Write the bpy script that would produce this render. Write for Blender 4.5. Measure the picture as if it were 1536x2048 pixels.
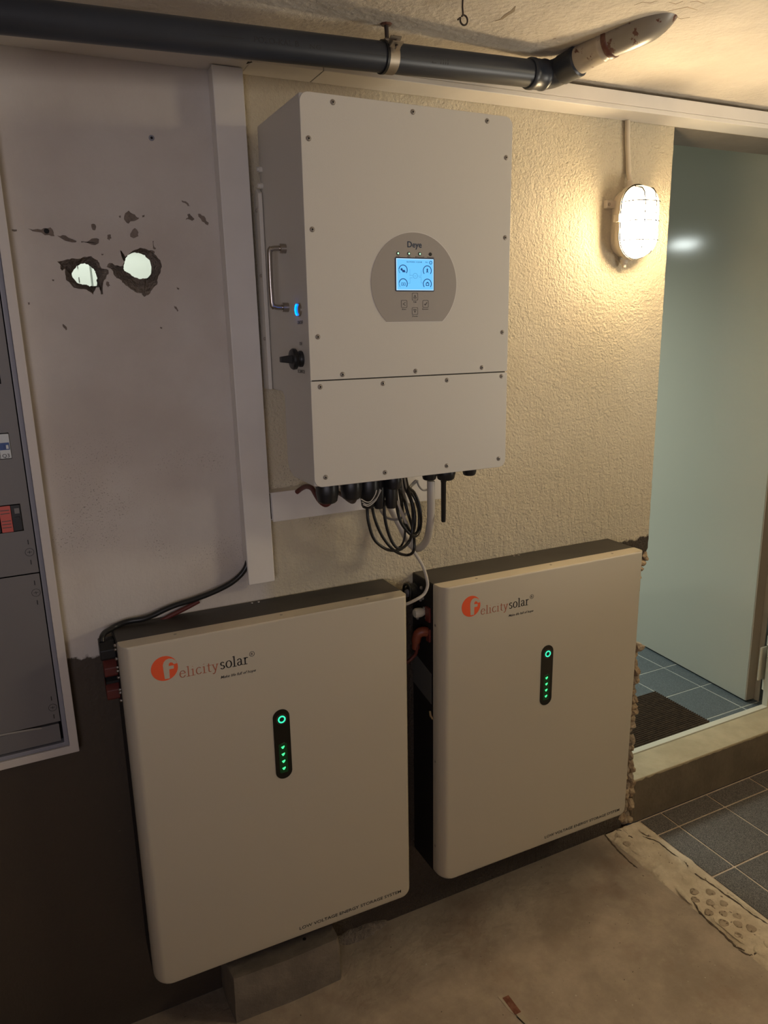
import bpy, bmesh, math, random
from mathutils import Vector, Matrix, noise
from mathutils.geometry import tessellate_polygon

for o in list(bpy.data.objects): bpy.data.objects.remove(o)
S = bpy.context.scene
COL = S.collection
PI = math.pi
rnd = random.Random(7)

# ------------------------------------------------------------------ camera
cam = bpy.data.cameras.new('camera'); co = bpy.data.objects.new('camera', cam); COL.objects.link(co)
Rx = Vector((0.897349, -0.440646, -0.024395)); Ry_ = Vector((-0.127998, -0.206962, -0.96994)); Rzv = Vector((0.422351, 0.873497, -0.242119))
M = Matrix((Rx, -Ry_, -Rzv)).transposed().to_4x4()
M.translation = Vector((-0.4775, -1.5459, 1.5737))
co.matrix_world = M
cam.sensor_fit = 'VERTICAL'; cam.sensor_height = 24.0; cam.lens = 24.0 * 1497.33 / 2048
cam.clip_start = 0.02
S.camera = co

# ------------------------------------------------------------------ world, colour, lights
S.view_settings.view_transform = 'Standard'; S.view_settings.look = 'None'
S.view_settings.gamma = 1.0; S.view_settings.use_curve_mapping = False
S.view_settings.exposure = 0.0
w = bpy.data.worlds.new('world'); S.world = w; w.use_nodes = True
w.node_tree.nodes['Background'].inputs[0].default_value = (0.02, 0.022, 0.026, 1)
w.node_tree.nodes['Background'].inputs[1].default_value = 0.3

def area(name, loc, target, size, power, col, spread=PI):
    l = bpy.data.lights.new(name, 'AREA'); l.energy = power; l.color = col; l.size = size; l.spread = spread
    o = bpy.data.objects.new(name, l); COL.objects.link(o); o.location = loc
    o.rotation_euler = (Vector(target) - Vector(loc)).to_track_quat('-Z', 'Y').to_euler()
    return o
LAMP_POWER = 97.0     # emission strength of the bulkhead glass
area('room_lamp_right', (2.3, -1.6, 2.03), (0.8, 0, 0.5), 0.45, 17.5, (1.0, 0.84, 0.57))
area('fill_upward', (1.6, -1.3, 1.2), (1.0, -0.5, 2.09), 0.4, 4.2, (1.0, 0.93, 0.80), 2.0)  # added unseen fill aimed upward, balances the brightness; no known lamp
area('cool_fill_left', (-1.3, -2.9, 1.5), (-0.2, 0, 1.5), 0.8, 2.9, (0.90, 0.84, 0.93), 1.35)  # added unseen fill for the cool tint from the left
area('far_room_lamp', (0.75, 2.1, 2.0), (0.9, 1.7, 0), 0.14, 2.4, (0.90, 1.0, 0.96))
area('cupboard_fill', (-0.3, 0.36, 2.2), (-0.3, 0.6, 1.2), 0.30, 5.6, (0.90, 1.0, 0.92))  # added fill that brightens the cupboard behind the holes
area('far_room_fill', (1.0, 1.5, 2.3), (1.15, 1.3, 0), 0.5, 20.0, (0.92, 1.0, 0.90), 2.2)  # added overhead fill, raises the bounce onto the door leaf

# ------------------------------------------------------------------ helpers
class MB:
    """collects shapes in one bmesh and links it as one object"""
    def __init__(s, off=(0, 0, 0)): s.bm = bmesh.new(); s.off = Vector(off)
    def v(s, p): return s.bm.verts.new(Vector(p) - s.off)
    def face(s, vs):
        try: return s.bm.faces.new(vs)
        except ValueError: return None
    def box(s, a, b):
        (x0, y0, z0), (x1, y1, z1) = a, b
        if x0 > x1: x0, x1 = x1, x0
        if y0 > y1: y0, y1 = y1, y0
        if z0 > z1: z0, z1 = z1, z0
        V = [s.v(p) for p in ((x0,y0,z0),(x1,y0,z0),(x1,y1,z0),(x0,y1,z0),(x0,y0,z1),(x1,y0,z1),(x1,y1,z1),(x0,y1,z1))]
        for f in ((0,3,2,1),(4,5,6,7),(0,1,5,4),(1,2,6,5),(2,3,7,6),(3,0,4,7)): s.face([V[i] for i in f])
        return s
    def prism(s, poly, axis, a, b):
        """poly: list of 2D points; axis 'x' -> (y,z), 'y' -> (x,z), 'z' -> (x,y); extruded from a to b"""
        def mk(p, t):
            return {'x': (t, p[0], p[1]), 'y': (p[0], t, p[1]), 'z': (p[0], p[1], t)}[axis]
        A = [s.v(mk(p, a)) for p in poly]; Bv = [s.v(mk(p, b)) for p in poly]
        n = len(poly)
        s.face(A[::-1]); s.face(Bv)
        for i in range(n): s.face([A[i], A[(i+1) % n], Bv[(i+1) % n], Bv[i]])
        return s
    def rings(s, rings, closed_ends=True):
        R = [[s.v(p) for p in r] for r in rings]
        n = len(R[0])
        for k in range(len(R)-1):
            for i in range(n): s.face([R[k][i], R[k][(i+1) % n], R[k+1][(i+1) % n], R[k+1][i]])
        if closed_ends: s.face(R[0][::-1]); s.face(R[-1])
        return s
    def tube(s, pts, r, n=10):
        """swept round bar; r may be a list"""
        pts = [Vector(p) for p in pts]; R = []
        up = Vector((0, 0, 1)); prev = None
        for i, p in enumerate(pts):
            d = (pts[min(i+1, len(pts)-1)] - pts[max(i-1, 0)]).normalized()
            if prev is None:
                u = d.orthogonal().normalized()
            else:
                u = (prev - d * prev.dot(d))
                u = u.normalized() if u.length > 1e-6 else d.orthogonal().normalized()
            prev = u; w_ = d.cross(u)
            rr = r[i] if isinstance(r, (list, tuple)) else r
            R.append([p + (u*math.cos(a) + w_*math.sin(a))*rr for a in [2*PI*k/n for k in range(n)]])
        return s.rings(R)
    def lathe(s, base, axis, prof, n=24, up=None):
        """prof: list of (distance along axis, radius)"""
        base = Vector(base); axis = Vector(axis).normalized(); u = axis.orthogonal().normalized(); w_ = axis.cross(u)
        R = [[base + axis*t + (u*math.cos(a) + w_*math.sin(a))*max(r, 1e-5) for a in [2*PI*k/n for k in range(n)]] for t, r in prof]
        return s.rings(R)
    def done(s, name, mat, parent=None, smooth=None, bevel=0.0, seg=2):
        bmesh.ops.recalc_face_normals(s.bm, faces=s.bm.faces[:])
        me = bpy.data.meshes.new(name); s.bm.to_mesh(me); s.bm.free()
        o = bpy.data.objects.new(name, me); COL.objects.link(o)
        me.materials.append(mat)
        if smooth is not None:
            me.shade_smooth(); me.set_sharp_from_angle(angle=math.radians(smooth))
        if bevel:
            m = o.modifiers.new('bevel', 'BEVEL'); m.width = bevel; m.segments = seg; m.limit_method = 'ANGLE'; m.angle_limit = math.radians(40)
            me.shade_smooth(); me.set_sharp_from_angle(angle=math.radians(60)); m.harden_normals = True
        if parent: o.parent = parent
        return o

def tag(o, label=None, cat=None, group=None, kind=None):
    if label: o['label'] = label
    if cat: o['category'] = cat
    if group: o['group'] = group
    if kind: o['kind'] = kind
    return o
def thing(name, loc, label, cat, rot=(0, 0, 0), group=None):
    o = bpy.data.objects.new(name, None); COL.objects.link(o); o.location = loc; o.rotation_euler = rot
    o.empty_display_size = 0.05
    return tag(o, label, cat, group)
def smooth_path(pts, k=8):
    P = [Vector(p) for p in pts]; P = [P[0]*2-P[1]] + P + [P[-1]*2-P[-2]]; out = []
    for i in range(1, len(P)-2):
        for j in range(k):
            t = j/k
            out.append(0.5*((2*P[i]) + (-P[i-1]+P[i+1])*t + (2*P[i-1]-5*P[i]+4*P[i+1]-P[i+2])*t*t + (-P[i-1]+3*P[i]-3*P[i+1]+P[i+2])*t**3))
    out.append(P[-2]); return out
def rrect(x0, z0, x1, z1, r, n=6):
    """rounded rectangle outline, r a number or 4 radii (bl, br, tr, tl)"""
    if not isinstance(r, (list, tuple)): r = (r,)*4
    out = []
    for (cx, cz, a0, q) in ((x0+r[0], z0+r[0], PI, r[0]), (x1-r[1], z0+r[1], 1.5*PI, r[1]), (x1-r[2], z1-r[2], 0, r[2]), (x0+r[3], z1-r[3], PI/2, r[3])):
        if q <= 0: out.append((cx, cz)); continue
        for i in range(n+1):
            a = a0 + i/n*PI/2; out.append((cx+q*math.cos(a), cz+q*math.sin(a)))
    return out
def circle(cx, cz, r, n=24, rz=None): return [(cx+r*math.cos(2*PI*k/n), cz+(rz or r)*math.sin(2*PI*k/n)) for k in range(n)]
def ring_xz(mb, cx, cz, r0, r1, y, n=32, a0=0, a1=2*PI, th=0.0003):
    A = []
    full = abs(a1-a0-2*PI) < 1e-4
    N = n if full else n+1
    for k in range(N):
        a = a0+(a1-a0)*k/n
        A.append([mb.v((cx+r*math.cos(a), yy, cz+r*math.sin(a))) for r, yy in ((r0, y), (r1, y), (r1, y+th), (r0, y+th))])
    for k in range(n):
        p, q_ = A[k], A[(k+1) % N]
        for i in range(4): mb.face([p[i], p[(i+1) % 4], q_[(i+1) % 4], q_[i]])

def text_pts(mb, body, x0, x1, zb, h, y, thick=0.0004, shear=0.0, bold=0.0):
    """flat lettering in the local XZ plane fitted to a box"""
    c = bpy.data.curves.new('t', 'FONT'); c.body = body; c.extrude = 0.01; c.offset = bold; c.resolution_u = 3
    o = bpy.data.objects.new('t', c); COL.objects.link(o)
    dg = bpy.context.evaluated_depsgraph_get(); me = bpy.data.meshes.new_from_object(o.evaluated_get(dg))
    xs = [v.co.x + shear*v.co.y for v in me.vertices]; mx, Mx = min(xs), max(xs)
    cap = 0.73 * c.size
    V = [mb.v((x0 + (v.co.x + shear*v.co.y - mx)/(Mx-mx)*(x1-x0), y if v.co.z > 0 else y+thick, zb + v.co.y/cap*h)) for v in me.vertices]
    for f in me.polygons: mb.face([V[i] for i in f.vertices])
    bpy.data.objects.remove(o); bpy.data.curves.remove(c); bpy.data.meshes.remove(me)

# nib-drawn serif letters (no font file): strokes swept with a flat pen
def arc(cx, cy, rx, ry, a0, a1, n=10): return [(cx+rx*math.cos(math.radians(a0+(a1-a0)*k/n)), cy+ry*math.sin(math.radians(a0+(a1-a0)*k/n))) for k in range(n+1)]
def ser(x, y, w_=0.13): return [(x-w_, y), (x+w_, y)]
GL = {
 'e': (0.52, [arc(.25,.25,.21,.25,10,330,16), [(.05,.29),(.45,.29)]]),
 'l': (0.30, [[(.13,0),(.13,.74),(.03,.72)], ser(.14,0)]),
 'i': (0.30, [[(.13,0),(.13,.48),(.03,.46)], ser(.14,0), [(.12,.66),(.14,.66)]]),
 'c': (0.48, [arc(.25,.25,.21,.25,50,325,14)]),
 't': (0.34, [[(.15,.62),(.15,.10)]+arc(.25,.10,.10,.10,180,300,5), [(.02,.48),(.30,.48)]]),
 'y': (0.52, [[(.08,.48),(.27,.02)], [(.45,.48),(.22,-.14),(.12,-.22),(.06,-.17)], ser(.08,.48,.09), ser(.44,.48,.08)]),
 's': (0.42, [arc(.20,.37,.13,.12,30,270,10)+arc(.20,.125,.15,.125,90,-150,10)]),
 'o': (0.54, [arc(.26,.25,.22,.25,0,360,22)]),
 'a': (0.50, [arc(.20,.36,.15,.13,160,0,8)+[(.35,.08),(.40,.02),(.47,.03)], arc(.19,.13,.14,.13,60,340,12)]),
 'r': (0.40, [[(.13,0),(.13,.48),(.04,.46)], ser(.14,0), arc(.27,.32,.13,.16,165,55,6)]),
}
def serif(mb, word, x0, x1, zb, xh, y, th=0.0003, wide=0.085, thin=0.032, gap=0.06):
    tot = sum(GL[c][0]+gap for c in word)-gap; sx = (x1-x0)/tot; sz = xh/0.5; px = 0
    for c in word:
        for st in GL[c][1]:
            for (a, b) in zip(st[:-1], st[1:]):
                pts = []
                for (ux, uz) in (a, b):
                    for k in range(8):
                        t = 2*PI*k/8; pts.append((ux+wide/2*math.cos(t), uz+thin/2*math.sin(t)))
                hull = convex(pts)
                mb.prism([(x0+(px+p[0])*sx, zb+p[1]*sz) for p in hull], 'y', y, y+th)
        px += GL[c][0]+gap
def convex(P):
    P = sorted(set((round(a, 6), round(b, 6)) for a, b in P))
    def half(Q):
        h = []
        for p in Q:
            while len(h) > 1 and (h[-1][0]-h[-2][0])*(p[1]-h[-2][1])-(h[-1][1]-h[-2][1])*(p[0]-h[-2][0]) <= 0: h.pop()
            h.append(p)
        return h
    a = half(P); b = half(P[::-1]); return a[:-1]+b[:-1]

# ------------------------------------------------------------------ materials
def newmat(name):
    m = bpy.data.materials.new(name); m.use_nodes = True; nt = m.node_tree
    b = nt.nodes['Principled BSDF']; return m, nt, b
def N(nt, t, **kw):
    n = nt.nodes.new(t)
    for k, v in kw.items():
        if k.startswith('i_'):
            key = k[2:]; key = int(key) if key.isdigit() else key.replace('_', ' ')
            n.inputs[key].default_value = v
        else: setattr(n, k, v)
    return n
def plain(name, col, rough=0.5, metal=0.0, spec=0.5, bump=0.0, bscale=200, var=0.0):
    m, nt, b = newmat(name); b.inputs['Base Color'].default_value = (*col, 1); b.inputs['Roughness'].default_value = rough
    b.inputs['Metallic'].default_value = metal; b.inputs['Specular IOR Level'].default_value = spec
    if bump or var:
        tc = N(nt, 'ShaderNodeTexCoord'); no = N(nt, 'ShaderNodeTexNoise', i_Scale=bscale, i_Detail=4.0)
        nt.links.new(tc.outputs['Object'], no.inputs['Vector'])
        if bump:
            bp = N(nt, 'ShaderNodeBump', i_Strength=1.0, i_Distance=bump); nt.links.new(no.outputs['Fac'], bp.inputs['Height']); nt.links.new(bp.outputs[0], b.inputs['Normal'])
        if var:
            n2 = N(nt, 'ShaderNodeTexNoise', i_Scale=9.0, i_Detail=5.0); nt.links.new(tc.outputs['Object'], n2.inputs['Vector'])
            r = N(nt, 'ShaderNodeValToRGB'); r.color_ramp.elements[0].position = .3; r.color_ramp.elements[1].position = .7
            r.color_ramp.elements[0].color = (*[c*(1-var) for c in col], 1); r.color_ramp.elements[1].color = (*[min(1, c*(1+var*.5)) for c in col], 1)
            nt.links.new(n2.outputs['Fac'], r.inputs[0]); nt.links.new(r.outputs[0], b.inputs['Base Color'])
    return m
def emit(name, col, strength, base=(0, 0, 0)):
    m, nt, b = newmat(name); b.inputs['Base Color'].default_value = (*base, 1)
    b.inputs['Emission Color'].default_value = (*col, 1); b.inputs['Emission Strength'].default_value = strength; b.inputs['Roughness'].default_value = 0.3
    return m
def math_(nt, op, a, b=None, clamp=False):
    n = N(nt, 'ShaderNodeMath', operation=op, use_clamp=clamp)
    for i, x in enumerate((a, b)):
        if x is None: continue
        if isinstance(x, (int, float)): n.inputs[i].default_value = x
        else: nt.links.new(x, n.inputs[i])
    return n.outputs[0]
def mixc(nt, fac, a, b):
    n = N(nt, 'ShaderNodeMix', data_type='RGBA')
    if isinstance(fac, (int, float)): n.inputs[0].default_value = fac
    else: nt.links.new(fac, n.inputs[0])
    for i, x in ((6, a), (7, b)):
        if isinstance(x, tuple): n.inputs[i].default_value = (*x, 1)
        else: nt.links.new(x, n.inputs[i])
    return n.outputs[2]
def noise_(nt, vec, scale, detail=4.0, rough=0.5):
    n = N(nt, 'ShaderNodeTexNoise', i_Scale=scale, i_Detail=detail, i_Roughness=rough); nt.links.new(vec, n.inputs['Vector']); return n.outputs['Fac']
def step_(nt, x, lo, hi):
    n = N(nt, 'ShaderNodeMapRange', interpolation_type='SMOOTHSTEP', i_1=lo, i_2=hi, i_3=0.0, i_4=1.0)
    nt.links.new(x, n.inputs[0]); return n.outputs[0]

PAINT = (0.60, 0.545, 0.485)
DADO = (0.066, 0.050, 0.038)
def wall_material():
    m, nt, b = newmat('plaster_wall'); L = nt.links
    g = N(nt, 'ShaderNodeNewGeometry'); P = g.outputs['Position']
    sp = N(nt, 'ShaderNodeSeparateXYZ'); L.new(P, sp.inputs[0]); X, Y_, Z_ = sp.outputs
    # colour
    big = noise_(nt, P, 4.0, 5.0); fine = noise_(nt, P, 60.0, 3.0)
    col = mixc(nt, step_(nt, big, .35, .7), (0.545, 0.485, 0.43), (0.635, 0.585, 0.53))
    # right of the trunking the plaster is yellower
    yel = mixc(nt, step_(nt, big, .3, .75), (0.61, 0.53, 0.38), (0.67, 0.59, 0.44))
    right = step_(nt, X, -0.05, 0.0)
    col = mixc(nt, right, col, yel)
    # mould speckles in two loose bands
    band = math_(nt, 'MULTIPLY', step_(nt, Z_, 1.02, 1.14), math_(nt, 'SUBTRACT', 1.0, step_(nt, Z_, 1.28, 1.42)))
    lowx = math_(nt, 'SUBTRACT', 1.0, step_(nt, X, 0.12, 0.3))
    band = math_(nt, 'MULTIPLY', band, lowx)
    dots = step_(nt, noise_(nt, P, 330.0, 2.0, .6), .60, .66)
    patch = step_(nt, noise_(nt, P, 7.0, 3.0), .46, .6)
    sp_ = math_(nt, 'MULTIPLY', math_(nt, 'MULTIPLY', dots, patch), band)
    col = mixc(nt, math_(nt, 'MULTIPLY', sp_, .75), col, (0.11, 0.085, 0.06))
    # dark dado paint with a ragged upper edge
    edge = math_(nt, 'ADD', Z_, math_(nt, 'MULTIPLY', math_(nt, 'SUBTRACT', noise_(nt, P, 22.0, 5.0, .65), .5), .05))
    edge = math_(nt, 'SUBTRACT', edge, math_(nt, 'MULTIPLY', X, .018))
    dado = math_(nt, 'SUBTRACT', 1.0, step_(nt, edge, 0.938, 0.944))
    chips = step_(nt, noise_(nt, P, 30.0, 4.0, .7), .70, .73)
    dcol = mixc(nt, chips, DADO, (0.16, 0.13, 0.10))
    col = mixc(nt, dado, col, dcol)
    L.new(col, b.inputs['Base Color'])
    rgh = N(nt, 'ShaderNodeMapRange', i_1=0.0, i_2=1.0, i_3=.72, i_4=.42); L.new(dado, rgh.inputs[0]); L.new(rgh.outputs[0], b.inputs['Roughness'])
    # relief: orange-peel plaster, coarse and raked to the right, smooth to the left
    n1 = noise_(nt, P, 150.0, 4.0, .6); n2 = noise_(nt, P, 50.0, 3.0, .5)
    mp = N(nt, 'ShaderNodeMapping'); mp.inputs['Rotation'].default_value = (0, math.radians(28), 0); mp.inputs['Scale'].default_value = (60, 60, 14); L.new(P, mp.inputs[0])
    rake = N(nt, 'ShaderNodeTexNoise', i_Scale=1.0, i_Detail=3.0); L.new(mp.outputs[0], rake.inputs['Vector'])
    lowr = math_(nt, 'SUBTRACT', 1.0, step_(nt, Z_, 1.05, 1.35))
    h = math_(nt, 'ADD', math_(nt, 'MULTIPLY', n1, .8), math_(nt, 'MULTIPLY', n2, .55))
    h = math_(nt, 'ADD', h, math_(nt, 'MULTIPLY', math_(nt, 'MULTIPLY', rake.outputs['Fac'], lowr), .9))
    far_r = step_(nt, X, 0.22, 0.50)
    amt = math_(nt, 'ADD', .12, math_(nt, 'ADD', math_(nt, 'MULTIPLY', right, .45), math_(nt, 'MULTIPLY', far_r, .5)))
    h = math_(nt, 'MULTIPLY', h, amt)
    bp = N(nt, 'ShaderNodeBump', i_Strength=1.0, i_Distance=0.0092); L.new(h, bp.inputs['Height']); L.new(bp.outputs[0], b.inputs['Normal'])
    return m
def rough_mat(name, c1, c2, scale=6, bump=0.004, bscale=60, rough=.8, speck=None):
    m, nt, b = newmat(name); L = nt.links; g = N(nt, 'ShaderNodeNewGeometry'); P = g.outputs['Position']
    col = mixc(nt, step_(nt, noise_(nt, P, scale, 6.0, .6), .35, .68), c1, c2)
    if speck: col = mixc(nt, step_(nt, noise_(nt, P, speck[0], 2.0), speck[1], speck[1]+.04), col, speck[2])
    L.new(col, b.inputs['Base Color']); b.inputs['Roughness'].default_value = rough
    h = math_(nt, 'ADD', noise_(nt, P, bscale, 4.0, .6), math_(nt, 'MULTIPLY', noise_(nt, P, bscale/5, 3.0), 1.5))
    bp = N(nt, 'ShaderNodeBump', i_Strength=1.0, i_Distance=bump); L.new(h, bp.inputs['Height']); L.new(bp.outputs[0], b.inputs['Normal'])
    return m
def floor_material():
    m, nt, b = newmat('worn_concrete'); L = nt.links; g = N(nt, 'ShaderNodeNewGeometry'); P = g.outputs['Position']
    sp = N(nt, 'ShaderNodeSeparateXYZ'); L.new(P, sp.inputs[0]); X, Y_, Z_ = sp.outputs
    n = noise_(nt, P, 5.0, 8.0, .62); col = mixc(nt, step_(nt, n, .3, .7), (0.38, 0.305, 0.235), (0.60, 0.50, 0.39))
    fine_ = step_(nt, noise_(nt, P, 34.0, 8.0, .75), .38, .66); col = mixc(nt, math_(nt, 'MULTIPLY', fine_, .35), mixc(nt, .35, col, (0.22, 0.17, 0.125)), col)
    pale = step_(nt, noise_(nt, P, 11.0, 7.0, .75), .54, .68); col = mixc(nt, math_(nt, 'MULTIPLY', pale, .5), col, (0.50, 0.42, 0.31))
    red = math_(nt, 'MULTIPLY', step_(nt, noise_(nt, P, 3.2, 5.0, .7), .54, .68), .28); col = mixc(nt, red, col, (0.26, 0.15, 0.10))
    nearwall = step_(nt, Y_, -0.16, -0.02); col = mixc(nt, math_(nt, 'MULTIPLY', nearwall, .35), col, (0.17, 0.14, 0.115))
    dots = step_(nt, noise_(nt, P, 90.0, 2.0), .72, .76); col = mixc(nt, dots, col, (0.12, 0.09, 0.07))
    L.new(col, b.inputs['Base Color'])
    r = N(nt, 'ShaderNodeMapRange', i_1=0.3, i_2=0.7, i_3=.38, i_4=.7); L.new(n, r.inputs[0]); L.new(r.outputs[0], b.inputs['Roughness'])
    h = math_(nt, 'ADD', noise_(nt, P, 14.0, 6.0, .6), math_(nt, 'MULTIPLY', noise_(nt, P, 120.0, 3.0), .12))
    bp = N(nt, 'ShaderNodeBump', i_Strength=.8, i_Distance=0.009); L.new(h, bp.inputs['Height']); L.new(bp.outputs[0], b.inputs['Normal'])
    return m
def tile_material(name, c1, c2, rough=.45):
    m, nt, b = newmat(name); L = nt.links; g = N(nt, 'ShaderNodeNewGeometry'); P = g.outputs['Position']
    v = N(nt, 'ShaderNodeTexVoronoi', i_Scale=820.0); L.new(P, v.inputs['Vector'])
    s_ = N(nt, 'ShaderNodeSeparateColor'); L.new(v.outputs['Color'], s_.inputs[0])
    col = mixc(nt, step_(nt, s_.outputs[0], .35, .95), c1, c2); L.new(col, b.inputs['Base Color']); b.inputs['Roughness'].default_value = rough
    return m
def pipe_material(name, col, rust=None, stripe=True):
    m, nt, b = newmat(name); L = nt.links; tc = N(nt, 'ShaderNodeTexCoord'); P = tc.outputs['Object']
    c = (mixc(nt, step_(nt, noise_(nt, P, 12.0, 4.0), .3, .7), tuple(x*.85 for x in col), col))
    if rust: c = mixc(nt, step_(nt, noise_(nt, P, 38.0, 5.0, .6), rust, rust+.04), c, (0.12, 0.045, 0.03))
    L.new(c, b.inputs['Base Color']); b.inputs['Roughness'].default_value = .38
    return m

mWall = wall_material()
mCeil = rough_mat('ceiling_plaster', (0.64, 0.575, 0.485), (0.74, 0.67, 0.57), 5, 0.0035, 85, .8, (24, .735, (0.36, 0.25, 0.17)))
mFarRoom = rough_mat('white_plaster', (0.72, 0.72, 0.68), (0.78, 0.78, 0.74), 4, 0.001, 60)
mRoom = rough_mat('plain_plaster', (0.50, 0.46, 0.41), (0.56, 0.52, 0.46), 4, 0.002, 60)
mBroken = rough_mat('broken_plaster', (0.20, 0.16, 0.13), (0.32, 0.265, 0.215), 30, 0.010, 140)
mChip = rough_mat('chipped_plaster', (0.17, 0.135, 0.11), (0.25, 0.20, 0.165), 40, 0.003, 160)
mBore = rough_mat('bore_dust', (0.10, 0.085, 0.07), (0.20, 0.18, 0.15), 40, 0.003, 120)
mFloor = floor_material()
mMortar = rough_mat('mortar', (0.62, 0.52, 0.38), (0.78, 0.68, 0.52), 14, 0.005, 70, .85, (60, .70, (0.22, 0.16, 0.11)))
mPlug = rough_mat('dark_mortar', (0.40, 0.31, 0.22), (0.50, 0.40, 0.29), 40, 0.004, 110, .9, (90, .62, (0.2, 0.15, 0.10)))
mRubble = rough_mat('rubble', (0.30, 0.21, 0.13), (0.55, 0.42, 0.27), 35, 0.006, 90, .9)
mMortarDark = rough_mat('old_mortar', (0.30, 0.23, 0.16), (0.46, 0.37, 0.27), 35, 0.006, 90, .9)
mKerbTop = rough_mat('kerb_cream_paint', (0.40, 0.33, 0.21), (0.49, 0.41, 0.27), 9, 0.0025, 50, .6)
mTile = tile_material('speckled_tile', (0.055, 0.05, 0.047), (0.25, 0.225, 0.20))
mTileFar = tile_material('speckled_tile_blue', (0.06, 0.075, 0.085), (0.17, 0.20, 0.215), .3)
mGrout = rough_mat('grout', (0.50, 0.38, 0.28), (0.60, 0.48, 0.37), 20, 0.001, 200)
mGroutFar = rough_mat('grout_grey', (0.36, 0.37, 0.34), (0.44, 0.45, 0.41), 20, 0.001, 200)
mMat = rough_mat('brown_ribbed_carpet', (0.035, 0.023, 0.015), (0.065, 0.044, 0.028), 60, 0.002, 400, .95)
mPVC = plain('white_trunking', (0.74, 0.70, 0.65), .42, var=.06)
mDark = plain('dark_gap', (0.01, 0.01, 0.01), .8)
mPipe = pipe_material('grey_drain_pipe', (0.029, 0.034, 0.046))
mSleeve = pipe_material('metal_sleeve', (0.44, 0.38, 0.30), .62)
mStub = pipe_material('rusty_stub', (0.31, 0.275, 0.23), .58)
mRust = pipe_material('rust_ring', (0.16, 0.07, 0.045), .5)
mZinc = plain('galvanised_clamp', (0.36, 0.31, 0.25), .45, .8, var=.3)
mIron = plain('dark_iron', (0.05, 0.035, 0.028), .6, .4)
mInk = plain('pipe_print', (0.02, 0.02, 0.024), .6)
mInv = plain('inverter_white_powder', (0.63, 0.595, 0.53), .48, bump=.00012, bscale=900)
mInvPanel = plain('grey_display_plate', (0.37, 0.335, 0.30), .42)
mRing = plain('plate_edge', (0.74, 0.70, 0.66), .4)
mSteel = plain('brushed_steel', (0.46, 0.42, 0.38), .28, 1.0)
mScrew = plain('screw_steel', (0.36, 0.32, 0.28), .4, .5)
mBlack = plain('black_plastic', (0.012, 0.012, 0.013), .42)
mBlackText = plain('black_print', (0.02, 0.02, 0.022), .6)
mGreyText = plain('grey_print', (0.09, 0.08, 0.075), .6)
mBlueText = plain('navy_print', (0.015, 0.035, 0.08), .5)
mCover = plain('battery_cream_cover', (0.54, 0.485, 0.385), .42, bump=.0001, bscale=900)
mHouse = plain('battery_dark_housing', (0.040, 0.035, 0.030), .5, var=.3)
mHouse2 = plain('battery_black_side', (0.012, 0.010, 0.009), .6)
mOrange = plain('orange_print', (0.88, 0.115, 0.035), .5)
mRedText = plain('salmon_print', (0.48, 0.15, 0.085), .6)
mRed = plain('red_plastic', (0.13, 0.026, 0.020), .45)
mRedCable = plain('red_cable_sheath', (0.10, 0.018, 0.014), .5)
mCabBlack = plain('black_cable_sheath', (0.012, 0.012, 0.012), .38)
mCabWhite = plain('white_cable_sheath', (0.56, 0.52, 0.46), .4)
mCabGrey = plain('grey_cable_sheath', (0.30, 0.28, 0.25), .4)
mLabel = plain('grey_label', (0.10, 0.095, 0.085), .5)
mFrame = plain('cabinet_frame_paint', (0.60, 0.55, 0.51), .45)
mFrameIn = plain('cabinet_inner_grey', (0.26, 0.26, 0.30), .45)
mCabPanel = plain('cabinet_cover_grey', (0.17, 0.16, 0.16), .5)
mBreaker = plain('breaker_white', (0.55, 0.58, 0.60), .4)
mBlue = plain('breaker_blue', (0.02, 0.06, 0.22), .4)
mSticker = plain('red_sticker', (0.55, 0.10, 0.08), .5)
mDoor = plain('door_gloss_paint', (0.50, 0.505, 0.43), .12)
mDoorEdge = plain('door_edge_paint', (0.40, 0.33, 0.25), .4)
mThreshold = plain('threshold_strip', (0.62, 0.60, 0.50), .45)
mLampBase = plain('lamp_base_plastic', (0.60, 0.53, 0.43), .5)
mGlass = emit('lamp_glass_lit', (1.0, 0.75, 0.43), LAMP_POWER, (.8, .8, .8))
def _glass():
    nt = mGlass.node_tree; g = N(nt, 'ShaderNodeNewGeometry'); sp = N(nt, 'ShaderNodeSeparateXYZ'); nt.links.new(g.outputs['Position'], sp.inputs[0])
    r_ = N(nt, 'ShaderNodeMapRange', interpolation_type='SMOOTHSTEP', i_1=1.882, i_2=1.80, i_3=2.2, i_4=LAMP_POWER*1.55); nt.links.new(sp.outputs[2], r_.inputs[0])
    nt.links.new(r_.outputs[0], nt.nodes['Principled BSDF'].inputs['Emission Strength'])
_glass()
mWire = plain('lamp_guard_wire', (0.004, 0.003, 0.002), .6, 0, .1)
mScreen = emit('screen_blue', (0.16, 0.56, 1.0), 1.05)
mScreenEdge = emit('screen_edge', (0.50, 0.78, 1.0), 1.0)
mScreenInk = emit('screen_ink', (0.02, 0.09, 0.33), .55)
mScreenPale = emit('screen_pale_ink', (0.08, 0.34, 0.62), .9)
mBezel = plain('screen_bezel', (0.01, 0.012, 0.05), .3)
mGreen = emit('green_led', (0.06, 1.0, 0.30), 1.5)
mGreenSoft = emit('green_led_window', (0.0, 0.10, 0.018), .12, (0.005, 0.02, 0.008))
mCyanRing = emit('cyan_ring', (0.05, 0.92, 0.50), 1.15)
mLedWhite = emit('small_led', (0.55, 1.0, 0.62), 1.3)
mBlueRing = emit('blue_ring', (0.0, 0.16, 1.0), 5.0)
mIndic = plain('indicator_gloss_black', (0.008, 0.009, 0.008), .18)
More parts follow.
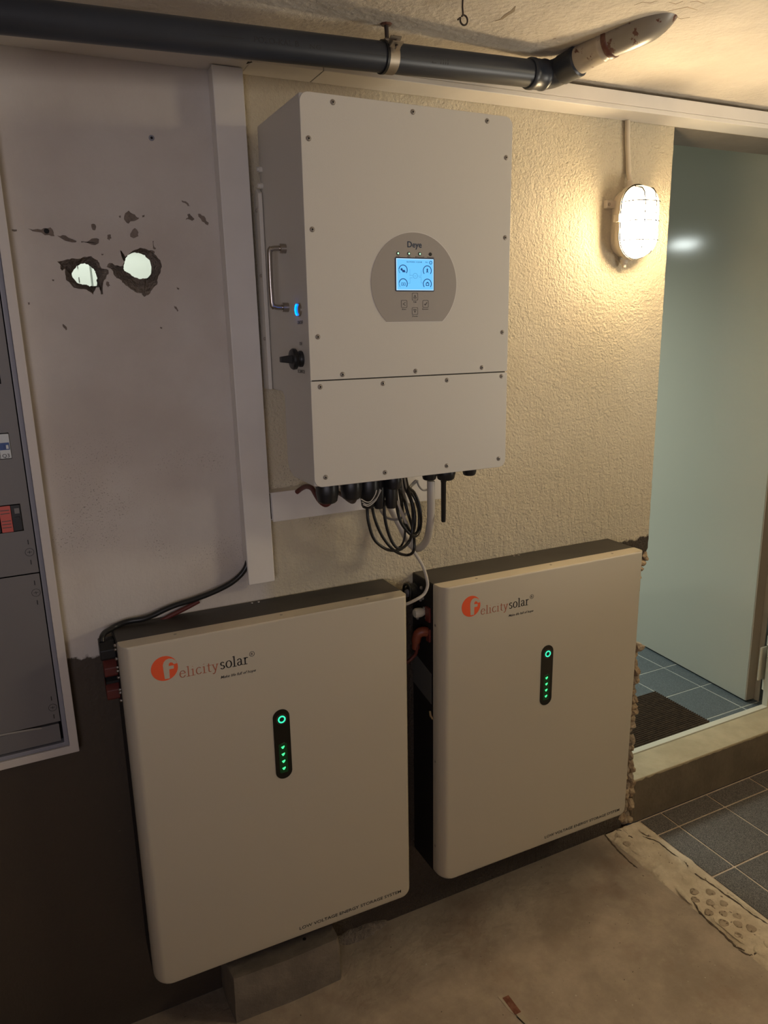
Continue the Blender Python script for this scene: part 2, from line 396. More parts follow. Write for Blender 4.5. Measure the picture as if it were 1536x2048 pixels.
mConcrete = rough_mat('plinth_concrete', (0.17, 0.14, 0.11), (0.24, 0.20, 0.155), 9, 0.003, 60, .8)
mBrickRed = rough_mat('red_brick', (0.20, 0.07, 0.04), (0.30, 0.13, 0.08), 60, 0.004, 150)
mWhiteThing = plain('white_enamel', (0.72, 0.74, 0.70), .5)
mDebris = plain('plaster_crumb', (0.60, 0.55, 0.45), .7)

# ------------------------------------------------------------------ structure
FZ = 0.14     # level of the floor beyond the kerb
CZ = 2.097    # ceiling
WT = 0.15     # thickness of the back wall
# back wall outline with the broken right edge, and the two knocked-through holes
hole_a = [(-0.3778,1.7004), (-0.3637,1.7034), (-0.3523,1.7063), (-0.3413,1.7054), (-0.3296,1.7095), (-0.3182,1.7106), (-0.3076,1.7035), (-0.3049,1.6964), (-0.3020,1.6892), (-0.2907,1.6864), (-0.2903,1.6820), (-0.2949,1.6747), (-0.3018,1.6645), (-0.3048,1.6425), (-0.3085,1.6431), (-0.3100,1.6557), (-0.3158,1.6548), (-0.3224,1.6420), (-0.3294,1.6485), (-0.3333,1.6514), (-0.3473,1.6529), (-0.3542,1.6543), (-0.3601,1.6629), (-0.3664,1.6687), (-0.3655,1.6886), (-0.3700,1.6852), (-0.3739,1.6871), (-0.3725,1.6942)]
hole_b = [(-0.2664,1.7244), (-0.2621,1.7181), (-0.2576,1.7100), (-0.2496,1.7160), (-0.2417,1.7220), (-0.2324,1.7251), (-0.2263,1.7266), (-0.2175,1.7248), (-0.2028,1.7212), (-0.2047,1.7168), (-0.1937,1.7051), (-0.1918,1.6932), (-0.1960,1.6812), (-0.2014,1.6721), (-0.2041,1.6601), (-0.2141,1.6511), (-0.2228,1.6406), (-0.2306,1.6376), (-0.2345,1.6445), (-0.2463,1.6467), (-0.2547,1.6527), (-0.2654,1.6630), (-0.2707,1.6689), (-0.2777,1.6718), (-0.2815,1.6777), (-0.2835,1.6859), (-0.2930,1.6922), (-0.2896,1.6974), (-0.2822,1.6987), (-0.2782,1.6946), (-0.2637,1.6939), (-0.2600,1.7013), (-0.2647,1.7128)]
inner_a = [(-0.3531,1.6821), (-0.3490,1.6879), (-0.3431,1.6952), (-0.3355,1.6988), (-0.3282,1.7003), (-0.3213,1.6975), (-0.3174,1.6940), (-0.3123,1.6876), (-0.3100,1.6823), (-0.3086,1.6735), (-0.3102,1.6676), (-0.3122,1.6572), (-0.3184,1.6593), (-0.3243,1.6581), (-0.3297,1.6622), (-0.3356,1.6611), (-0.3438,1.6640), (-0.3491,1.6675), (-0.3527,1.6733)]
inner_b = [(-0.2487,1.7170), (-0.2424,1.7201), (-0.2347,1.7211), (-0.2258,1.7195), (-0.2170,1.7161), (-0.2115,1.7095), (-0.2074,1.7042), (-0.2063,1.6936), (-0.2079,1.6830), (-0.2112,1.6754), (-0.2168,1.6708), (-0.2243,1.6732), (-0.2305,1.6720), (-0.2364,1.6744), (-0.2422,1.6768), (-0.2477,1.6821), (-0.2536,1.6842), (-0.2591,1.6886), (-0.2577,1.6961), (-0.2551,1.7042), (-0.2522,1.7119)]
outline = [(-2.4, 0.0), (1.082, 0.0), (1.079, .15), (1.084, .22), (1.078, .283), (1.083, .367), (1.080, .436), (1.084, .519), (1.078, .586), (1.082, .62), (1.074, .66), (1.070, .698), (1.071, .772), (1.076, .785),
           (1.077, .80), (1.080, .868), (1.098, .890), (1.114, .914), (1.121, .925)]
z = .93; k = 0
while z < 2.03:
    z += .012; k += 1; outline.append((1.121 + noise.noise(Vector((z*60, 3, 0)))*.0022, z))
outline += [(1.1215, 2.046), (1.95, 2.046), (1.95, 0.0), (3.6, 0.0), (3.6, 2.13), (-2.4, 2.13)]
def roughen(P, amp, n=3):
    out = []
    for i in range(len(P)):
        a = Vector(P[i]); b_ = Vector(P[(i+1) % len(P)]); out.append((a.x, a.y)); d = b_-a; nn = Vector((-d.y, d.x)).normalized() if d.length > 1e-6 else Vector((0, 0))
        for k in range(1, n):
            q_ = a.lerp(b_, k/n)+nn*rnd.uniform(-amp, amp); out.append((q_.x, q_.y))
    return out
hole_a = roughen(hole_a, .0010); hole_b = roughen(hole_b, .0012); inner_a = roughen(inner_a, .0006); inner_b = roughen(inner_b, .0006)
def build_wall():
    mb = MB()
    polys = [outline, hole_a[::-1], hole_b[::-1]]
    for y, flip in ((0.0, False), (WT, True)):
        if y == 0.0: P = polys
        else: P = [outline, back_a, back_b]
        flat = [p for q in P for p in q]
        tri = tessellate_polygon([[Vector((p[0], p[1], 0)) for p in q] for q in P])
        V = [mb.v((p[0], y, p[1])) for p in flat]
        for t in tri: mb.face([V[i] for i in t])
        if y == 0.0: VF = V
        else: VB = V
    n = len(outline)
    for i in range(n): mb.face([VF[i], VF[(i+1) % n], VB[(i+1) % n], VB[i]])
    return mb
def grow(poly, s, dx, dz):
    cx = sum(p[0] for p in poly)/len(poly); cz = sum(p[1] for p in poly)/len(poly)
    return [(cx+dx+(p[0]-cx)*s, cz+dz+(p[1]-cz)*s) for p in poly]
back_a = grow(circle(sum(p[0] for p in inner_a)/len(inner_a), sum(p[1] for p in inner_a)/len(inner_a), .026, 20), 1.25, .009, .008)
back_b = grow(circle(sum(p[0] for p in inner_b)/len(inner_b), sum(p[1] for p in inner_b)/len(inner_b), .030, 20), 1.25, .013, .010)
wall = tag(build_wall().done('wall_back', mWall), kind='structure')
wall.data.materials.append(mRubble)
wall.data.materials.append(rough_mat('soffit_board', (0.17, 0.145, 0.12), (0.21, 0.18, 0.15), 8, .0015, 60, .6))
for f_ in wall.data.polygons:
    c_ = f_.center; n_ = f_.normal
    if abs(n_.y) < .5 and 1.05 < c_.x < 1.2 and c_.z < .94: f_.material_index = 1
    if abs(n_.z) > .9 and c_.x > 1.2 and abs(c_.z-2.046) < .002: f_.material_index = 2
def bridge(mb, A, Bp):
    """triangulated strip between two closed 3D loops of unequal length, matched by angle"""
    def prep(L):
        c = sum((Vector(p) for p in L), Vector())/len(L)
        return sorted(L, key=lambda p: math.atan2(p[2]-c.z, p[0]-c.x))
    na, nb = len(A), len(Bp)
    VA = [mb.v(p) for p in A]; VBp = [mb.v(p) for p in Bp]
    c = sum((Vector(p) for p in Bp), Vector())/nb
    an = lambda p: math.atan2(p[2]-c.z, p[0]-c.x)
    # start at nearest pair, walk both
    i0 = 0; j0 = min(range(nb), key=lambda j: (Vector(Bp[j])-Vector(A[0])).length)
    i = j = 0
    while i < na or j < nb:
        a, b = VA[(i0+i) % na], VBp[(j0+j) % nb]
        if j >= nb or (i < na and (i+1)/na <= (j+1)/nb):
            mb.face([a, VA[(i0+i+1) % na], b]); i += 1
        else:
            mb.face([a, VBp[(j0+j+1) % nb], b]); j += 1
def ccw(P):
    a = sum(P[i][0]*P[(i+1) % len(P)][1]-P[(i+1) % len(P)][0]*P[i][1] for i in range(len(P)))
    return P if a > 0 else P[::-1]
for ho, inn, bk in ((hole_a, inner_a, back_a), (hole_b, inner_b, back_b)):
    ho, inn, bk = ccw(ho), ccw(inn), ccw(bk)
    mb = MB(); bridge(mb, [(p[0], 0.0, p[1]) for p in ho], [(p[0]+rnd.uniform(-.0006, .0006), .028+rnd.uniform(-.004, .004), p[1]) for p in inn])
    mb.done('hole_crater', mBroken, wall)
    mb = MB(); bridge(mb, [(p[0], .030, p[1]) for p in grow(inn, 1.03, 0, 0)], [(p[0], WT, p[1]) for p in bk])
    mb.done('hole_bore', mBore, wall)

# paint chips and plugs on the left wall
def jag(pts, mat=mChip, name='paint_chip', th=.0006, y=0.0):
    out = []
    n = len(pts)
    for i in range(n):
        a = Vector(pts[i]); b_ = Vector(pts[(i+1) % n])
        out.append((a.x, a.y))
        mpt = (a+b_)/2; d = (b_-a); m2 = mpt+Vector((-d.y, d.x))*rnd.uniform(-.22, .22); out.append((m2.x, m2.y))
    mb = MB(); mb.prism(out, 'y', y-th, y+.001)
    return mb.done(name, mat, wall)
def blob(cx, cz, rx, rz, n=9): return [(cx+rx*math.cos(2*PI*k/n)*rnd.uniform(.6, 1.15), cz+rz*math.sin(2*PI*k/n)*rnd.uniform(.6, 1.15)) for k in range(n)]
for P in ([(-0.2495,1.7880), (-0.2433,1.7925), (-0.2365,1.7870), (-0.2311,1.7829), (-0.2254,1.7803), (-0.2302,1.7767), (-0.2364,1.7742), (-0.2456,1.7695), (-0.2510,1.7737), (-0.2526,1.7807)],
          [(-0.2418,1.7553), (-0.2352,1.7621), (-0.2295,1.7542), (-0.2302,1.7478), (-0.2394,1.7438), (-0.2450,1.7466)],
          [(-0.3119,1.7660), (-0.3062,1.7670), (-0.3039,1.7620), (-0.3060,1.7563), (-0.3107,1.7570)],
          [(-0.2855,1.7484), (-0.2796,1.7494), (-0.2789,1.7428), (-0.2831,1.7390), (-0.2868,1.7412)],
          [(-0.3724,1.7452), (-0.3627,1.7463), (-0.3537,1.7418), (-0.3404,1.7365), (-0.3421,1.7342), (-0.3544,1.7353), (-0.3649,1.7398)],
          [(-0.3327,1.7364), (-0.3179,1.7382), (-0.3090,1.7421), (-0.3012,1.7408), (-0.3025,1.7337), (-0.3089,1.7301), (-0.3212,1.7333), (-0.3324,1.7339)],
          [(-0.4188,1.7557), (-0.4034,1.7554), (-0.3925,1.7573), (-0.3816,1.7588), (-0.3773,1.7501), (-0.3766,1.7440), (-0.3859,1.7457), (-0.3975,1.7495), (-0.4119,1.7513)],
          [(-0.4452,1.7536), (-0.4369,1.7533), (-0.4378,1.7505), (-0.4450,1.7509)],
          [(-0.2958,1.6659), (-0.2917,1.6645), (-0.2905,1.6586), (-0.2944,1.6554), (-0.2974,1.6595)],
          [(-0.1434,1.8148), (-0.1362,1.8134), (-0.1309,1.8095), (-0.1276,1.8044), (-0.1323,1.8048), (-0.1380,1.8104), (-0.1431,1.8119)],
          [(-0.1352,1.7894), (-0.1303,1.7913), (-0.1267,1.7867), (-0.1218,1.7816), (-0.1267,1.7785), (-0.1312,1.7807), (-0.1391,1.7798), (-0.1338,1.7841)],
          [(-0.1146,1.7916), (-0.1070,1.7889), (-0.1003,1.7847), (-0.0947,1.7760), (-0.0963,1.7714), (-0.1033,1.7763), (-0.1091,1.7820), (-0.1141,1.7872)],
          [(-0.1673,1.6556), (-0.1628,1.6540), (-0.1637,1.6504), (-0.1667,1.6516)], [(-0.1752,1.6204), (-0.1716,1.6188), (-0.1679,1.6110), (-0.1705,1.6098), (-0.1738,1.6148)],
          [(-0.3812,1.5907), (-0.3780,1.5877), (-0.3749,1.5803), (-0.3773,1.5789), (-0.3802,1.5834)], [(-0.3898,1.6694), (-0.3860,1.6686), (-0.3869,1.6658), (-0.3896,1.6663)],
          [(-0.4354,1.6290), (-0.4321,1.6295), (-0.4321,1.6256), (-0.4349,1.6247)], [(-0.2054,1.5808), (-0.2021,1.5801), (-0.2036,1.5771), (-0.2060,1.5784)],
          [(-0.2047,1.7388), (-0.2028,1.7403), (-0.2027,1.7286), (-0.1999,1.7263), (-0.2019,1.7245), (-0.2053,1.7268)], [(-0.2617,1.7824), (-0.2587,1.7836), (-0.2585,1.7802), (-0.2609,1.7796)],
          [(-0.2200,1.7845), (-0.2150,1.7864), (-0.2160,1.7823), (-0.2197,1.7811)], [(-0.2997,1.7152), (-0.2965,1.7152), (-0.2968,1.7129), (-0.2992,1.7123)]):
    jag(P)
mb = MB(); mb.lathe((-0.3889,0.0000,1.7524), (0, -1, 0), [(-.01, .0045), (.0009, .0045)], 14); mb.done('drill_hole', mDark, wall)
mb = MB(); mb.lathe((-0.1893,0.0000,1.9207), (0, -1, 0), [(0, .0052), (.001, .0052), (.0012, .0026)], 14); mb.done('wall_plug', mFrameIn, wall)
mb = MB(); mb.lathe((-0.1893,0.0000,1.9207), (0, -1, 0), [(0, .0024), (.0016, .0024)], 10); mb.done('plug_bore', mDark, wall)

# broken masonry along the right end of the wall
def chunk(c, r, mat, parent, name, seed):
    """an angular broken lump: a rounded box with its faces knocked about"""
    bm = bmesh.new(); bmesh.ops.create_icosphere(bm, subdivisions=2, radius=1)
    rot = Matrix.Rotation(seed*2.3, 3, 'Y') @ Matrix.Rotation(seed*1.1, 3, 'X')
    for v in bm.verts:
        p = v.co.normalized(); m_ = max(abs(p.x), abs(p.y), abs(p.z)); q_ = p*(.55+.45/m_)*.82
        q_ *= 1+noise.noise(p*1.3+Vector((seed*7, 0, 0)))*.30
        q_ = rot @ q_
        v.co = Vector((q_.x*r[0], q_.y*r[1], q_.z*r[2]))+Vector(c)
    mb = MB(); mb.bm.free(); mb.bm = bm
    return mb.done(name, mat, parent)
seed = 0
z = .012
while z < .665:
    seed += 1.37
    w_ = rnd.uniform(.012, .022); hh = rnd.uniform(.010, .021)
    xe = 1.127+rnd.uniform(-.006, .006)-(.016 if .62 < z else 0)
    if z < .15: xe += .006
    chunk((xe-w_, .016+rnd.uniform(-.008, .012), z), (w_, .024, hh*1.15), rnd.choice((mRubble, mRubble, mMortarDark)), wall, 'brick_fragment', seed)
    chunk((xe-w_*2.4, .010, z+.004), (w_, .018, hh*1.2), rnd.choice((mRubble, mMortarDark)), wall, 'brick_fragment', seed+.5)
    z += hh*1.45
for (x, z, rx, rz) in ((1.112, .905, .014, .014), (1.106, .882, .018, .014), (1.118, .893, .010, .010), (1.096, .865, .014, .012), (1.090, .842, .016, .014)):
    seed += 1.37; chunk((x, .012, z), (rx, .022, rz), mRubble, wall, 'brick_fragment', seed)
MB().box((1.0825, .022, -.10), (1.1275, .1495, .132)).done('masonry_core', mRubble, wall)
MB().box((1.0805, .022, .132), (1.106, .1495, .60)).done('masonry_core', mRubble, wall)
# flat brick face in the break
MB().box((1.078, .006, .79), (1.108, .10, .858)).done('brick', mRubble, wall, bevel=.003)

def slab(name, a, b, mat, bevel=0): return tag(MB().box(a, b).done(name, mat, bevel=bevel), kind='structure')
ceiling = slab('ceiling', (-2.4, -3.4, CZ), (3.6, -.0005, CZ+.15), mCeil)
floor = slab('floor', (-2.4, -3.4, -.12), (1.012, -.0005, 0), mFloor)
slab('wall_left', (-2.55, -3.4, -.12), (-2.4005, 3.2, 2.5), mRoom)
slab('wall_right', (3.6005, -3.4, -.12), (3.75, 3.2, 2.5), mRoom)
slab('wall_front', (-2.4, -3.55, -.12), (3.6, -3.4005, 2.5), mRoom)
slab('wall_far', (-2.4, 3.0, -.12), (3.6, 3.15, 2.5), mFarRoom)
slab('ceiling_far', (-2.4, WT+.0005, 2.32), (3.6, 3.0, 2.45), mFarRoom)
slab('wall_lintel', (-2.4, 0.0005, 2.1305), (3.6, WT, 2.45), mRoom)

# crack, blistered paint and its painted shade on the ceiling
def ceil_strip(pts, wd, name, mat):
    mb = MB(); P = [Vector((p[0], p[1], 0)) for p in pts]
    L, R_ = [], []
    for i, p in enumerate(P):
        d = (P[min(i+1, len(P)-1)]-P[max(i-1, 0)]).normalized(); n = Vector((-d.y, d.x, 0)); ww = wd*(0.15 if i in (0, len(P)-1) else rnd.uniform(.6, 1.3))
        L.append((p+n*ww)); R_.append((p-n*ww))
    mb.prism([(a.x, a.y) for a in L]+[(a.x, a.y) for a in R_[::-1]], 'z', CZ-.0004, CZ+.001)
    return mb.done(name, mat, ceiling)
ceil_strip([(0.3750,-0.3487), (0.3828,-0.3292), (0.3824,-0.3104), (0.3853,-0.2925), (0.3796,-0.2805)], .003, 'ceiling_flake_shade', plain('flake_shadow', (.34, .27, .19), .8))  # shade of the lifted flake, painted as a darker strip
mCrk = plain('rust_stain', (0.50, 0.37, 0.25), .8)
for P in ([(0.6390,-0.4342), (0.6480,-0.4471), (0.6577,-0.4602), (0.6848,-0.4576)], [(0.6108,-0.4633), (0.6287,-0.4618), (0.6302,-0.4757)], [(0.5635,-0.4306), (0.5679,-0.4457), (0.5832,-0.4476), (0.5874,-0.4603)], [(0.6604,-0.4241), (0.6893,-0.4165), (0.6974,-0.4296)], [(0.6448,-0.4773), (0.6536,-0.4854), (0.6761,-0.4813)]):
    ceil_strip(P, .0008, 'rust_stain', mCrk)

# kerb, threshold, tiles
KX0 = 1.128
kerb = tag(MB().box((KX0, 0.0, 0), (1.9495, .113, .155)).done('trim_1', mKerbTop, bevel=.004), kind='structure')
kerb['label'] = 'low kerb under the doorway, cream on top and dark brown in front'
mb = MB(); n = 54; x0 = KX0+.002; x1 = 1.9495
top = [(x0+(x1-x0)*k/n, .1475+noise.noise(Vector((k*.9, 1, 0)))*.004+(noise.noise(Vector((k*3.1, 5, 0)))*.006 if k < 22 else 0)) for k in range(n+1)]
mb.prism([(x0, .001)]+[(x1, .001)]+top[::-1], 'y', -.0009, .0005)
mb.done('dark_paint', rough_mat('dark_brown_paint_lit', (0.15, 0.118, 0.078), (0.19, 0.15, 0.10), 12, .002, 50, .5, (45, .73, (.30, .25, .18))), kerb)  # the dado's brown with the stronger light painted into its colour
tag(MB().box((KX0, .113, .13), (1.93, .136, .158)).done('trim_2', mThreshold, bevel=.0015), kind='structure')['label'] = 'pale metal threshold strip along the kerb'

bed = slab('floor_tiled', (1.155, -3.4, -.12), (3.6, -.0005, -.0025), mGrout)
def tiles(parent, xs, ys, ztop, mat, g, name='tile', cut=None):
    cache = {}
    for i in range(len(xs)-1):
        for j in range(len(ys)-1):
            a, b_ = xs[i]+g, xs[i+1]-g; c, d = ys[j]+g, ys[j+1]-g
            key = (round(b_-a, 4), round(d-c, 4))
            if key not in cache:
                mb = MB(); w_, h_ = (b_-a)/2, (d-c)/2
                o = mb.box((-w_, -h_, -.008), (w_, h_, 0)).done(name, mat, parent, bevel=.0012, seg=1); cache[key] = o
            else:
                o = cache[key].copy(); COL.objects.link(o)
            o.location = ((a+b_)/2, (c+d)/2, ztop+rnd.uniform(-.0002, .0003))
xs = [1.1565, 1.2492]+[1.2492+.2081*k for k in range(1, 6)]
ys = sorted([-.0035, -.0806]+[-.0806-.2081*k for k in range(1, 6)])
tiles(bed, xs, ys, 0.0, mTile, .0028)
far = slab('floor_far', (-2.4, WT+.0005, -.12), (3.6, 3.0, FZ-.0012), mGroutFar)
slab('floor_sill', (1.128, .1365, 0), (1.9495, WT, FZ-.003), mGroutFar)
tiles(far, [1.075+.1905*k for k in range(7)], [.1515]+[.178+.192*k for k in range(7)], FZ, mTileFar, .0026)

# footing of the demolished wall
def footing():
    mb = MB(); nx, ny = 22, 150; X0, X1, Y0, Y1 = 1.012, 1.155, 0.0, -1.0
    G = []
    for j in range(ny+1):
        row = []
        y = Y0+(Y1-Y0)*j/ny
        eL = noise.noise(Vector((0, y*14, 2)))*.010+noise.noise(Vector((0, y*60, 2)))*.004
        eR = noise.noise(Vector((9, y*18, 2)))*.004
        for i in range(nx+1):
            t = i/nx; x = X0+eL*(1-t)+(X1-X0)*t+eR*t*(1-t)*2
            h = .0042+.003*noise.noise(Vector((x*18, y*18, 0)))+.0022*noise.noise(Vector((x*70, y*70, 4)))
            if t < .12: h -= .004*(1-t/.12)
            if .70 < t < .84: h -= .005*abs(noise.noise(Vector((3, y*9, 7))))*2
            if i in (0, nx) or j in (0, ny): h = -.004
            row.append(mb.v((x, y, h)))
        G.append(row)
    for j in range(ny):
        for i in range(nx): mb.face([G[j][i], G[j][i+1], G[j+1][i+1], G[j+1][i]])
    mb.face([G[0][0], G[ny][0], G[ny][nx], G[0][nx]])
    return mb
foot = tag(footing().done('trim_3', mMortar, smooth=35), kind='structure'); foot['label'] = 'rough mortar strip where a wall once stood, beside the tiles'
slab('floor_bed', (1.0125, -3.4, -.12), (1.1545, -.0005, -.005), mMortar)
for (x, y) in [(1.0427,-0.0303), (1.0389,-0.0714), (1.0607,-0.3104), (1.0387,-0.3327), (1.0958,-0.3345), (1.0656,-0.3607), (1.0953,-0.3792), (1.0349,-0.3827), (1.0657,-0.4041), (1.0906,-0.4279), (1.0378,-0.4277), (1.0690,-0.4476), (1.0861,-0.4744), (1.0371,-0.4737)]:
    h0 = .0042+.003*noise.noise(Vector((x*18, y*18, 0)))+.0022*noise.noise(Vector((x*70, y*70, 4)))
    r = rnd.uniform(.0105, .013); mb = MB(); ph = rnd.uniform(0, 6)
    prof = [[(x+r*f*math.cos(2*PI*k/18)*(1+.09*math.sin(3*2*PI*k/18+ph)), y+r*f*math.sin(2*PI*k/18)*(1+.09*math.sin(3*2*PI*k/18+ph)), h0+dz) for k in range(18)] for f, dz in ((1.0, -.004), (1.0, .0007), (.85, .0016), (.3, .0012))]
    mb.rings(prof).done('mortar_plug', mPlug, foot, smooth=50)
# ragged chips lifted along the footing
for (x, y, sx, sy, rz) in ((1.135, -.06, .018, .03, .3), (1.142, -.20, .014, .05, .1), (1.128, -.245, .022, .018, .9), (1.135, -.30, .012, .05, .2), (1.028, -.30, .010, .05, -.2), (1.030, -.45, .010, .06, 0), (1.05, -.535, .02, .02, .4), (1.085, -.53, .02, .015, 1), (1.06, -.03, .018, .02, .5), (1.09, -.015, .016, .012, .2), (1.04, -.11, .012, .03, .1), (1.146, -.4, .008, .07, 0)):
    seed += 1.1
    o = chunk((0, 0, 0), (sx, sy, .003), mMortar, foot, 'mortar_fragment', seed); o.location = (x, y, .0035); o.rotation_euler = (0, 0, rz)

def crack(pts, wd):
    P = [Vector((a, b_, 0)) for a, b_ in pts]; P2 = []
    for a, b_ in zip(P[:-1], P[1:]):
        for k in range(4):
            q_ = a.lerp(b_, k/4); P2.append(q_+Vector((rnd.uniform(-1, 1), rnd.uniform(-1, 1), 0))*.0012)
    P2.append(P[-1]); L, R_ = [], []
    for i, p in enumerate(P2):
        d = (P2[min(i+1, len(P2)-1)]-P2[max(i-1, 0)]).normalized(); n = Vector((-d.y, d.x, 0)); ww = wd*(.1 if i in (0, len(P2)-1) else rnd.uniform(.35, 1.2))
        L.append(p+n*ww); R_.append(p-n*ww)
    hf = lambda p: (.0042+.003*noise.noise(Vector((p.x*18, p.y*18, 0)))+.0022*noise.noise(Vector((p.x*70, p.y*70, 4)))+.0006) if p.x > 1.022 else .0016
    mb = MB(); A = [(mb.v((a.x, a.y, hf(a))), mb.v((b_.x, b_.y, hf(b_))), mb.v((b_.x, b_.y, -.001)), mb.v((a.x, a.y, -.001))) for a, b_ in zip(L, R_)]
    for k in range(len(A)-1):
        for j in range(4): mb.face([A[k][j], A[k][(j+1) % 4], A[k+1][(j+1) % 4], A[k+1][j]])
    mb.face(A[0]); mb.face(A[-1][::-1]); mb.done('crack', mCrackD, foot)
mCrackD = rough_mat('crack_dirt', (0.085, 0.058, 0.038), (0.15, 0.11, 0.075), 60, .002, 200)
crack([(1.1061,-0.0694), (1.1200,-0.0847), (1.1294,-0.1082), (1.1288,-0.1389), (1.1269,-0.1683), (1.1330,-0.1914)], .0018)
crack([(1.1382,-0.1941), (1.1318,-0.2151), (1.1206,-0.2402), (1.1190,-0.2742), (1.1267,-0.3166), (1.1277,-0.3565), (1.1346,-0.3919), (1.1318,-0.4417), (1.1378,-0.4842)], .0026)
crack([(1.0267,-0.2990), (1.0253,-0.3197), (1.0301,-0.3328), (1.0186,-0.3620), (1.0120,-0.3928), (1.0106,-0.4233), (1.0108,-0.4501), (1.0078,-0.4728), (1.0049,-0.4950), (1.0145,-0.5126)], .0030)
crack([(1.0307,0.0284), (1.0103,-0.0101), (1.0044,-0.0389), (0.9978,-0.0742), (0.9945,-0.1053), (0.9910,-0.1378), (0.9925,-0.1626)], .0022)
crack([(1.0506,-0.0018), (1.0654,-0.0125), (1.0741,-0.0253), (1.0714,-0.0455), (1.0755,-0.0584)], .0022)
crack([(1.0038,-0.5034), (1.0073,-0.5213), (1.0211,-0.5338), (1.0502,-0.5313), (1.0727,-0.5341)], .002)

# remains of fillet and patched channel in the concrete floor
mb = MB(); P = [(.07, .0), (.25, .0)]; n = 24
R = []
for k in range(n+1):
    x = .07+.18*k/n; f = math.sin(PI*min(1, (k+2)/(n+2)))**.5
    R.append([(x, 0.0, -.002), (x, 0.0, .024*f*(.8+.4*noise.noise(Vector((x*40, 0, 0))))), (x, -.012*f, .018*f), (x, -.036*f*(.8+.4*noise.noise(Vector((x*50, 3, 0)))), -.002)])
mb.rings(R).done('mortar_fillet', mBroken, floor, smooth=40)
MB().box((.3865, -.394, -.01), (.4045, -.343, .0012)).done('brick', mBrickRed, floor, bevel=.0008)
mb = MB(); mb.prism([(.379, -.335), (.3865, -.338), (.3865, -.40), (.404, -.40), (.412, -.52), (.400, -.52), (.390, -.402), (.381, -.38)], 'z', -.01, .0009); mb.done('channel_edge', rough_mat('pale_screed', (.42, .35, .26), (.5, .43, .33), 20, .001, 90), floor)

# ------------------------------------------------------------------ concrete plinth under the left battery
mb = MB(); pts = [(-.205, -.001), (-.208, -.118), (.066, -.116), (.070, -.001)]
bm_ = mb
rows = []
for zz in (-.002, .03, .06, .09, .112, .120):
    ins = 0 if zz < .11 else .004
    row = []
    for (x, y) in [(-.205, -.002), (-.206, -.06), (-.2, -.114), (-.14, -.117), (-.07, -.118), (0, -.117), (.062, -.115), (.067, -.108), (.069, -.06), (.070, -.002)]:
        s_ = noise.noise(Vector((x*25, y*25, zz*30)))*.003
        cx = -.07; dirx = (1 if x > cx else -1)
        row.append((x+s_*dirx-ins*dirx*(abs(x-cx) > .12), min(-.002, y+s_+ins*(y < -.1)), zz))
    rows.append(row)
plinth = tag(mb.rings(rows).done('concrete_plinth', mConcrete, smooth=35), 'low rough concrete block on the floor under the left battery', 'concrete block')
MB().lathe((-.012, -.075, .1195), (0, 0, 1), [(-.002, .0045), (.0012, .0045)], 12).done('drill_hole', mDark, plinth)

# ------------------------------------------------------------------ trunking
def trunk_h():
    t = thing('ceiling_trunking', (.3, -.035, 2.046), 'long white plastic trunking running along the top of the wall under the ceiling', 'cable trunking')
    off = (.3, -.035, 2.046)
    for a, b_ in ((-2.39, -.0125), (-.0120, .1290), (.1302, 2.2)):
        mb = MB(off); mb.box((a, -.0735, 2.0575), (b_, -.0005, 2.0865)); mb.done('trunking_body', mPVC, t, bevel=.001)
        mb = MB(off); mb.box((a, -.0755, 2.0462), (b_, -.0005, 2.0570)); mb.done('trunking_lid', mPVC, t, bevel=.0015)
    mb = MB(off); mb.prism([(-.0185, -.0735), (-.0095, -.0735), (-.0175, -.060)], 'z', 2.0458, 2.047); mb.done('joint_gap', mDark, t)
    mb = MB(off); mb.box((.1289, -.073, 2.047), (.1303, -.002, 2.086)); mb.done('joint_gap', mDark, t)
trunk_h()
def trunk_v():
    off = (-.045, 0, 1.036)
    t = thing('vertical_trunking', off, 'white vertical cable trunking left of the inverter, open at its lower end', 'cable trunking')
    MB(off).box((-.0755, -.034, 1.060), (-.0205, -.0005, 2.0455)).done('trunking_body', mPVC, t, bevel=.001)
    MB(off).box((-.0775, -.0405, 1.036), (-.0185, -.0345, 2.0452)).done('trunking_lid', mPVC, t, bevel=.002)
trunk_v()
def trunk_s():
    off = (.195, 0, 1.17)
    t = thing('short_trunking', off, 'short horizontal white trunking on the wall below the inverter', 'cable trunking')
    MB(off).box((-.0165, -.036, 1.172), (.407, -.0005, 1.2325)).done('trunking_body', mPVC, t, bevel=.001)
    MB(off).box((-.0145, -.0405, 1.1685), (.4075, -.0365, 1.2335)).done('trunking_lid', mPVC, t, bevel=.0015)
    MB(off).box((-.0179, -.0385, 1.176), (-.0167, -.004, 1.231)).done('end_gap', mDark, t)
trunk_s()

